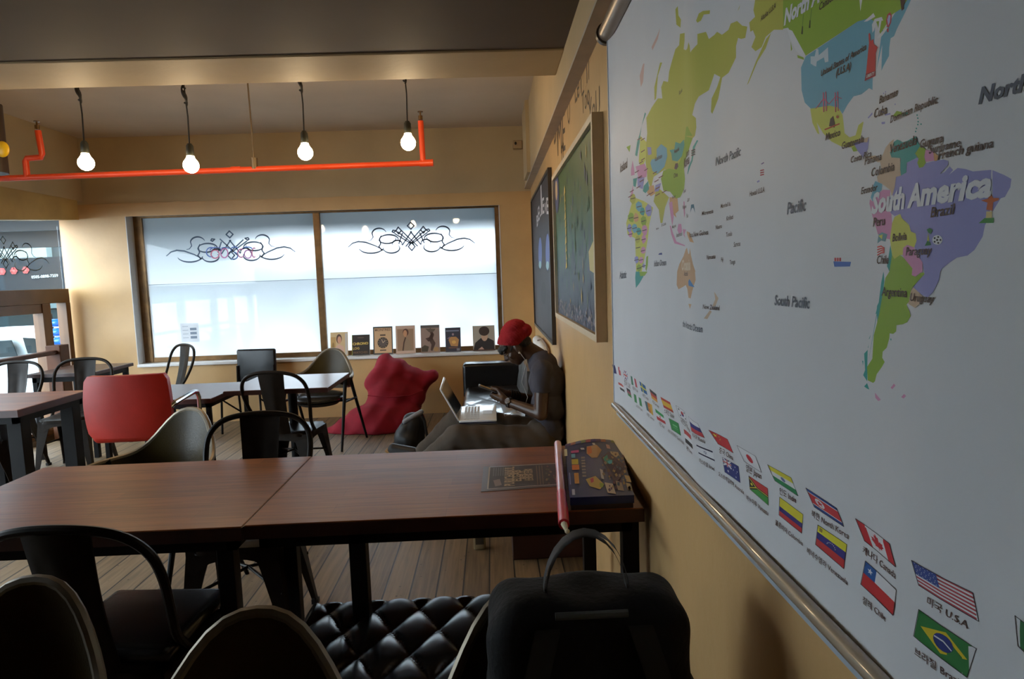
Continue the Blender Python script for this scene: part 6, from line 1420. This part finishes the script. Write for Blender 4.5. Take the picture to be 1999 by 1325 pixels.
# hands: palm, four bent fingers and a thumb each, closed round the phone
ph_a = (P(976, 766, 0.02) - P(940, 753, 0.02)); ph_l = ph_a.normalized()
ph_n = Vector((0, 1, 0)).cross(ph_l).normalized()
if ph_n.z < 0: ph_n = -ph_n
ph_c = P(953, 758.5, 0.02)
ph_w = Vector((0, 1, 0))
def hand(wr, sgn):
    kn = ph_c + ph_l * 0.072 + ph_w * (0.052 * sgn) - ph_n * 0.022
    b.capsule(wr, wr + (kn - wr) * 0.45, 0.027, 0.030)
    for j in range(4):
        o = ph_w * (sgn * (0.004 - 0.006 * j)) 
        base = kn + ph_l * (0.012 - 0.0 * j) - ph_n * (0.012 - 0.0) + ph_l * (-0.020 * j + 0.018) + ph_n * (0.004 * j) + o
        b.capsule(wr + (kn - wr) * 0.5, base, 0.022, 0.0115)
        ln = (0.034, 0.040, 0.038, 0.030)[j]
        k1 = base + (ph_l * -0.35 - ph_n * 0.45 - ph_w * sgn * 0.75).normalized() * ln
        k2 = k1 + (-ph_w * sgn * 0.95 + ph_n * 0.25 - ph_l * 0.15).normalized() * ln * 0.75
        b.capsule(base, k1, 0.0098, 0.0090); b.capsule(k1, k2, 0.0088, 0.0072)
    tb_ = wr + (kn - wr) * 0.42 + ph_n * 0.016
    t1 = ph_c + ph_l * 0.055 + ph_w * (0.036 * sgn) + ph_n * 0.022
    t2 = ph_c + ph_l * 0.018 + ph_w * (0.014 * sgn) + ph_n * 0.016
    b.capsule(tb_, t1, 0.017, 0.0115); b.capsule(t1, t2, 0.0108, 0.0085)
hand(wrL, -1); hand(wrR, 1)
person = voxel(b, 'person', skin, vs=0.0055, smooth=4, parent=None)
tag(person, 'person in a red knit hat and grey T-shirt sitting looking down at a phone', 'person')
for s_ in (-1, 1):
    e = MB(); e.ball(H(0.079, 0.031 * s_, 0.000), (0.012, 0.013, 0.010), HM); e.build('eye', mat('eye_white', (190, 180, 170), rough=0.2), person)
    e = MB(); e.ball(H(0.0795, 0.031 * s_, 0.004), (0.0135, 0.0145, 0.0095), HM); e.build('eyelid', skin, person)
# knit hat
b = MB()
b.ball(H(-0.022, 0, 0.050), (0.118, 0.098, 0.082), HM); b.ball(H(-0.055, 0, 0.092), (0.088, 0.082, 0.064), HM); b.ball(H(-0.030, 0, 0.108), (0.062, 0.062, 0.040), HM); b.ball(H(-0.105, 0, 0.085), (0.045, 0.055, 0.036), HM); b.ball(H(-0.115, 0, 0.035), (0.048, 0.070, 0.045), HM)
def knit(c):
    d = c - hc; a_ = math.atan2(d.dot(side), d.dot(fwd))
    return 0.0022 * math.sin(a_ * 46)
def cut_hat(me, off):
    bm = bmesh.new(); bm.from_mesh(me)
    n_ = Vector((0.06, 0, 1)).normalized()
    bmesh.ops.bisect_plane(bm, geom=bm.verts[:] + bm.edges[:] + bm.faces[:], plane_co=P(1003, 672), plane_no=n_, clear_inner=True)
    bm.to_mesh(me); bm.free()
hat = voxel(b, 'knit_hat', mat('red_knit', (0.30, 0.003, 0.010, 1), rough=0.9, var=0.12, bump=0.3, bscale=180), vs=0.006, smooth=3, parent=person, noise=knit, extra=cut_hat)
b = MB()
b.ball(H(0.052, 0, 0.038), (0.050, 0.074, 0.026), HM); b.ball(H(0.085, 0.0, 0.044), (0.026, 0.052, 0.022), HM); b.ball(H(0.098, -0.02, 0.032), (0.014, 0.022, 0.020), HM); b.ball(H(-0.02, 0, 0.012), (0.100, 0.0815, 0.045), HM); b.ball(H(-0.06, 0, -0.02), (0.05, 0.066, 0.05), HM)
voxel(b, 'hair', mat('black_hair', (0.006, 0.005, 0.005, 1), rough=0.55, bump=0.5, bscale=300), vs=0.006, smooth=1, parent=person, noise=lambda c: 0.003 * math.sin(c.x * 260) * math.sin(c.y * 240 + c.z * 180))
e = MB(); e.ball(H(0.004, -0.089, -0.042), 0.0075, seg=10, rings=8); e.build('earring', mat('bright_stud', (236, 232, 228), rough=0.1, metal=0.3), person)
# T-shirt
shirt_m = mat('dark_grey_tshirt', (0.040, 0.036, 0.048, 1), rough=0.85, var=0.12, bump=0.12, bscale=24)
b = MB()
b.capsule(P(1060, 712, -0.06), P(1060, 712, 0.08), 0.098, 0.098); b.capsule(P(1069, 745, -0.10), P(1069, 745, 0.11), 0.128, 0.128); b.capsule(P(1072, 790, -0.09), P(1072, 790, 0.10), 0.125, 0.125); b.capsule(P(1070, 838, -0.09), P(1070, 838, 0.1), 0.118, 0.118)
b.capsule(shL, shR, 0.070, 0.070); b.capsule(P(1049, 701), P(1056, 709), 0.072, 0.082)
for s1, e1 in ((shL, elL), (shR, elR)): b.tube([s1, s1 + (e1 - s1) * 0.25, s1 + (e1 - s1) * 0.52], [0.066, 0.066, 0.062], 20)
def cut_neck(me, off):
    bm = bmesh.new(); bm.from_mesh(me)
    ax = (H(-0.04, 0, -0.05) - nk).normalized()
    bmesh.ops.bisect_plane(bm, geom=bm.verts[:] + bm.edges[:] + bm.faces[:], plane_co=nk + ax * 0.062, plane_no=ax, clear_outer=True)
    bm.to_mesh(me); bm.free()
voxel(b, 't_shirt', shirt_m, vs=0.008, smooth=4, parent=person, noise=lambda c: 0.0035 * math.sin(c.z * 46 + c.x * 30) * math.sin(c.x * 38 - c.z * 16 + c.y * 12), extra=cut_neck)
# trousers
tr_m = mat('brown_trousers', (0.060, 0.042, 0.028, 1), rough=0.85, var=0.15, bump=0.1, bscale=30)
b = MB()
b.capsule(P(1058, 848, -0.10), P(1058, 848, 0.11), 0.118, 0.118)
for a_, k_, c2 in ((hipL, knL, anL), (hipR, knR, anR)):
    b.capsule(a_, k_, 0.110, 0.085); b.capsule(k_, k_ + (c2 - k_) * 0.55, 0.085, 0.066); b.tube([k_ + (c2 - k_) * 0.4, k_ + (c2 - k_) * 0.95], [0.064, 0.058], 18)
voxel(b, 'trousers', tr_m, vs=0.009, smooth=4, parent=person, noise=lambda c: 0.004 * math.sin(c.x * 40 + c.z * 30) * math.sin(c.x * 17 - c.y * 25))
# shoes, heels on the floor
for an, toe, nm in ((anR, at_y(760, 869, 4.78), 'shoe'), (anL, at_y(758, 905, 4.36), 'shoe')):
    heel = Vector((an.x + 0.01, an.y, 0.045)); 
    b = MB(); b.capsule(an + Vector((-0.01, 0, -0.01)), heel, 0.048, 0.04); b.capsule(heel, toe + (heel - toe) * 0.15, 0.044, 0.046); b.capsule(an + (toe - an) * 0.2, toe + (heel - toe) * 0.15, 0.046, 0.044)
    sh = voxel(b, nm, mat('black_shoe', (0.014, 0.012, 0.012, 1), rough=0.5), vs=0.008, smooth=3, parent=person, extra=floor_flat)
    d = (toe - heel); nrm = Vector((0, 1, 0)).cross(d).normalized()
    if nrm.x > 0: nrm = -nrm
    s = MB(); hl = heel + nrm * 0.034; tl = toe + nrm * 0.034
    wv = Vector((0, 0.042, 0))
    s.grid([[hl - wv * 0.8, hl + d * 0.5 - wv, tl - wv * 0.6], [hl + wv * 0.8, hl + d * 0.5 + wv, tl + wv * 0.6]]); off_ = nrm * 0.014
    s.grid([[hl + wv * 0.8 + off_, hl + d * 0.5 + wv + off_, tl + wv * 0.6 + off_], [hl - wv * 0.8 + off_, hl + d * 0.5 - wv + off_, tl - wv * 0.6 + off_]])
    for q in (-1, 1): s.grid([[hl + wv * 0.8 * q, hl + d * 0.5 + wv * q, tl + wv * 0.6 * q], [hl + wv * 0.8 * q + off_, hl + d * 0.5 + wv * q + off_, tl + wv * 0.6 * q + off_]])
    s.grid([[tl - wv * 0.6, tl + wv * 0.6], [tl - wv * 0.6 + off_, tl + wv * 0.6 + off_]]); s.grid([[hl - wv * 0.8, hl + wv * 0.8], [hl - wv * 0.8 + off_, hl + wv * 0.8 + off_]])
    s.build('sole', mat('tan_sole', (176, 136, 78), rough=0.6), sh, world=True, smooth=0)
# watch and wrist bands
def band_at(wr, el, t, r, w, m, name, par):
    ax = (el - wr).normalized(); o = wr + (el - wr) * t
    s = MB(); s.lathe([(r, -w), (r + 0.004, -w), (r + 0.004, w), (r, w), (r, -w)], 20, Matrix.Translation(o) @ ax.to_track_quat('Z', 'Y').to_matrix().to_4x4()); return s.build(name, m, par)
wt = band_at(wrL, elL, 0.06, 0.031, 0.010, mat('black_webbing', (0, 0, 0)), 'wristwatch', person)
ax = (elL - wrL).normalized(); out = (Vector((-0.1, -0.8, 0.3)) - ax * Vector((-0.1, -0.8, 0.3)).dot(ax)).normalized()
s = MB(); s.lathe([(0, 0), (0.019, 0), (0.02, 0.005), (0.017, 0.009), (0, 0.009)], 20, Matrix.Translation(wrL + (elL - wrL) * 0.06 + out * 0.032) @ out.to_track_quat('Z', 'Y').to_matrix().to_4x4()); s.build('watch_case', mat('silver_case', (190, 190, 192), rough=0.2, metal=0.8), wt)
for k in range(4): band_at(wrR, elR, 0.04 + 0.07 * k, 0.031 + 0.001 * k, 0.006, mat('black_webbing', (0, 0, 0)), 'bracelet', person)
s = MB(); s.tube([H(0.0, -0.088, -0.03), H(0.01, -0.07, -0.12), P(1018, 745, -0.06), P(1030, 775, -0.05), P(1022, 800, -0.03), P(985, 812, 0.0), P(972, 772, 0.02)], 0.0016, 6); s.build('earphone_cord', mat('white_cord', (214, 212, 208), rough=0.5), person)
# phone
phn = thing('phone', 'slim dark phone held in both hands of the seated person', 'phone', tuple(ph_c))
M = Matrix((ph_l, ph_w, ph_n)).transposed().to_4x4(); M.translation = (0, 0, 0)
s = MB(); s.rbox((-0.068, -0.034, -0.0045), (0.068, 0.034, 0.0045), 0.004, 2, M); s.build('case', mat('silver_grey_case', (92, 92, 96), rough=0.3), phn)
s = MB(); s.box((-0.058, -0.030, 0.0044), (0.058, 0.030, 0.005), M); s.build('screen', mat('dark_phone_glass', (14, 16, 20), rough=0.05), phn, smooth=0)
# laptop on the thighs
l0, l1, l2, l3 = P(896, 821, -0.14), P(974, 818, -0.14), at_y(969, 791, Y0 + 0.20), at_y(903, 793, Y0 + 0.20)
zt = (l0.z + l1.z + l2.z + l3.z) / 4
lap = thing('laptop', 'open white laptop resting on the seated person’s thighs'.replace('’', "'"), 'laptop', (l0.x, Y0, l0.z))
ux = (l1 - l0).normalized(); wy = (l3 - l0); wy = (wy - ux * wy.dot(ux)); WY = 0.345; wy.normalize(); nz = ux.cross(wy).normalized()
if nz.z < 0: nz = -nz
DX = 0.245
LM = Matrix((ux, wy, nz)).transposed().to_4x4(); LM.translation = l0 - Vector(wpos(lap))
s = MB(); s.rbox((0, 0, -0.016), (DX, WY, 0.0), 0.006, 3, LM); s.build('base', mat('white_laptop_shell', (238, 240, 244), rough=0.22, var=0.0, coat=0.8), lap)
s = MB(); s.box((0.004, 0.004, -0.022), (DX - 0.004, WY - 0.004, -0.015), LM); s.build('underside', mat('dark_blue_plastic', (24, 30, 70), rough=0.4), lap, smooth=0)
kb = MB(); 
for r_ in range(5):
    for c_ in range(13): kb.box((0.03 + r_ * 0.021, 0.025 + c_ * 0.023, 0.0), (0.047 + r_ * 0.021, 0.045 + c_ * 0.023, 0.0022), LM)
kb.build('keyboard', mat('pale_keys', (206, 208, 214), rough=0.4, var=0.0), lap, smooth=0)
s = MB(); s.box((0.155, 0.13, 0.0), (0.215, 0.215, 0.0012), LM); s.build('touchpad', mat('pale_pad', (214, 216, 222), rough=0.3, var=0.0), lap, smooth=0)
th_ = math.atan2(0.225, -0.115)
SM = LM @ Matrix.Translation((0.0, 0, -0.002)) @ Matrix.Rotation(-th_, 4, 'Y')
s = MB(); s.rbox((0, 0, -0.004), (0.245, WY, 0.006), 0.004, 2, SM); sc_ = s.build('screen_lid', mat('white_laptop_shell', (0, 0, 0)), lap)
s = MB(); s.box((0.012, 0.012, -0.0052), (0.232, WY - 0.012, -0.0038), SM); s.build('screen', mat('dark_laptop_screen', (22, 28, 46), rough=0.1), sc_, smooth=0)
s = MB(); s.tube([LM @ Vector((-0.002, 0.03, -0.003)), LM @ Vector((-0.002, WY - 0.03, -0.003))], 0.007, 8); s.build('hinge', mat('dark_hinge', (50, 54, 70)), lap)
# white rolled cushion and lamp cord behind the neck
wc = thing('neck_cushion', 'white rolled cushion with a brown cord against the wall behind the person', 'cushion', (XR - 0.06, 4.95, 0.92))
a, c_ = at_x(1049, 664, XR - 0.05), at_x(1062, 685, XR - 0.05)
s = MB(); s.capsule(a, c_, 0.045, 0.045); s.build('roll', mat('white_cloth', (226, 220, 212), rough=0.8), wc, world=True)
s = MB(); s.tube([at_x(1050, 664, XR - 0.10), at_x(1057, 661, XR - 0.10), at_x(1066, 672, XR - 0.10), at_x(1072, 690, XR - 0.10)], 0.006, 8); s.build('cord', mat('brown_cord', (110, 76, 40), rough=0.5), wc, world=True)
sofa_p = None

# ---------------------------------------------------------------- finish
for o in bpy.data.objects:
    if '_wp' in o.keys(): del o['_wp']
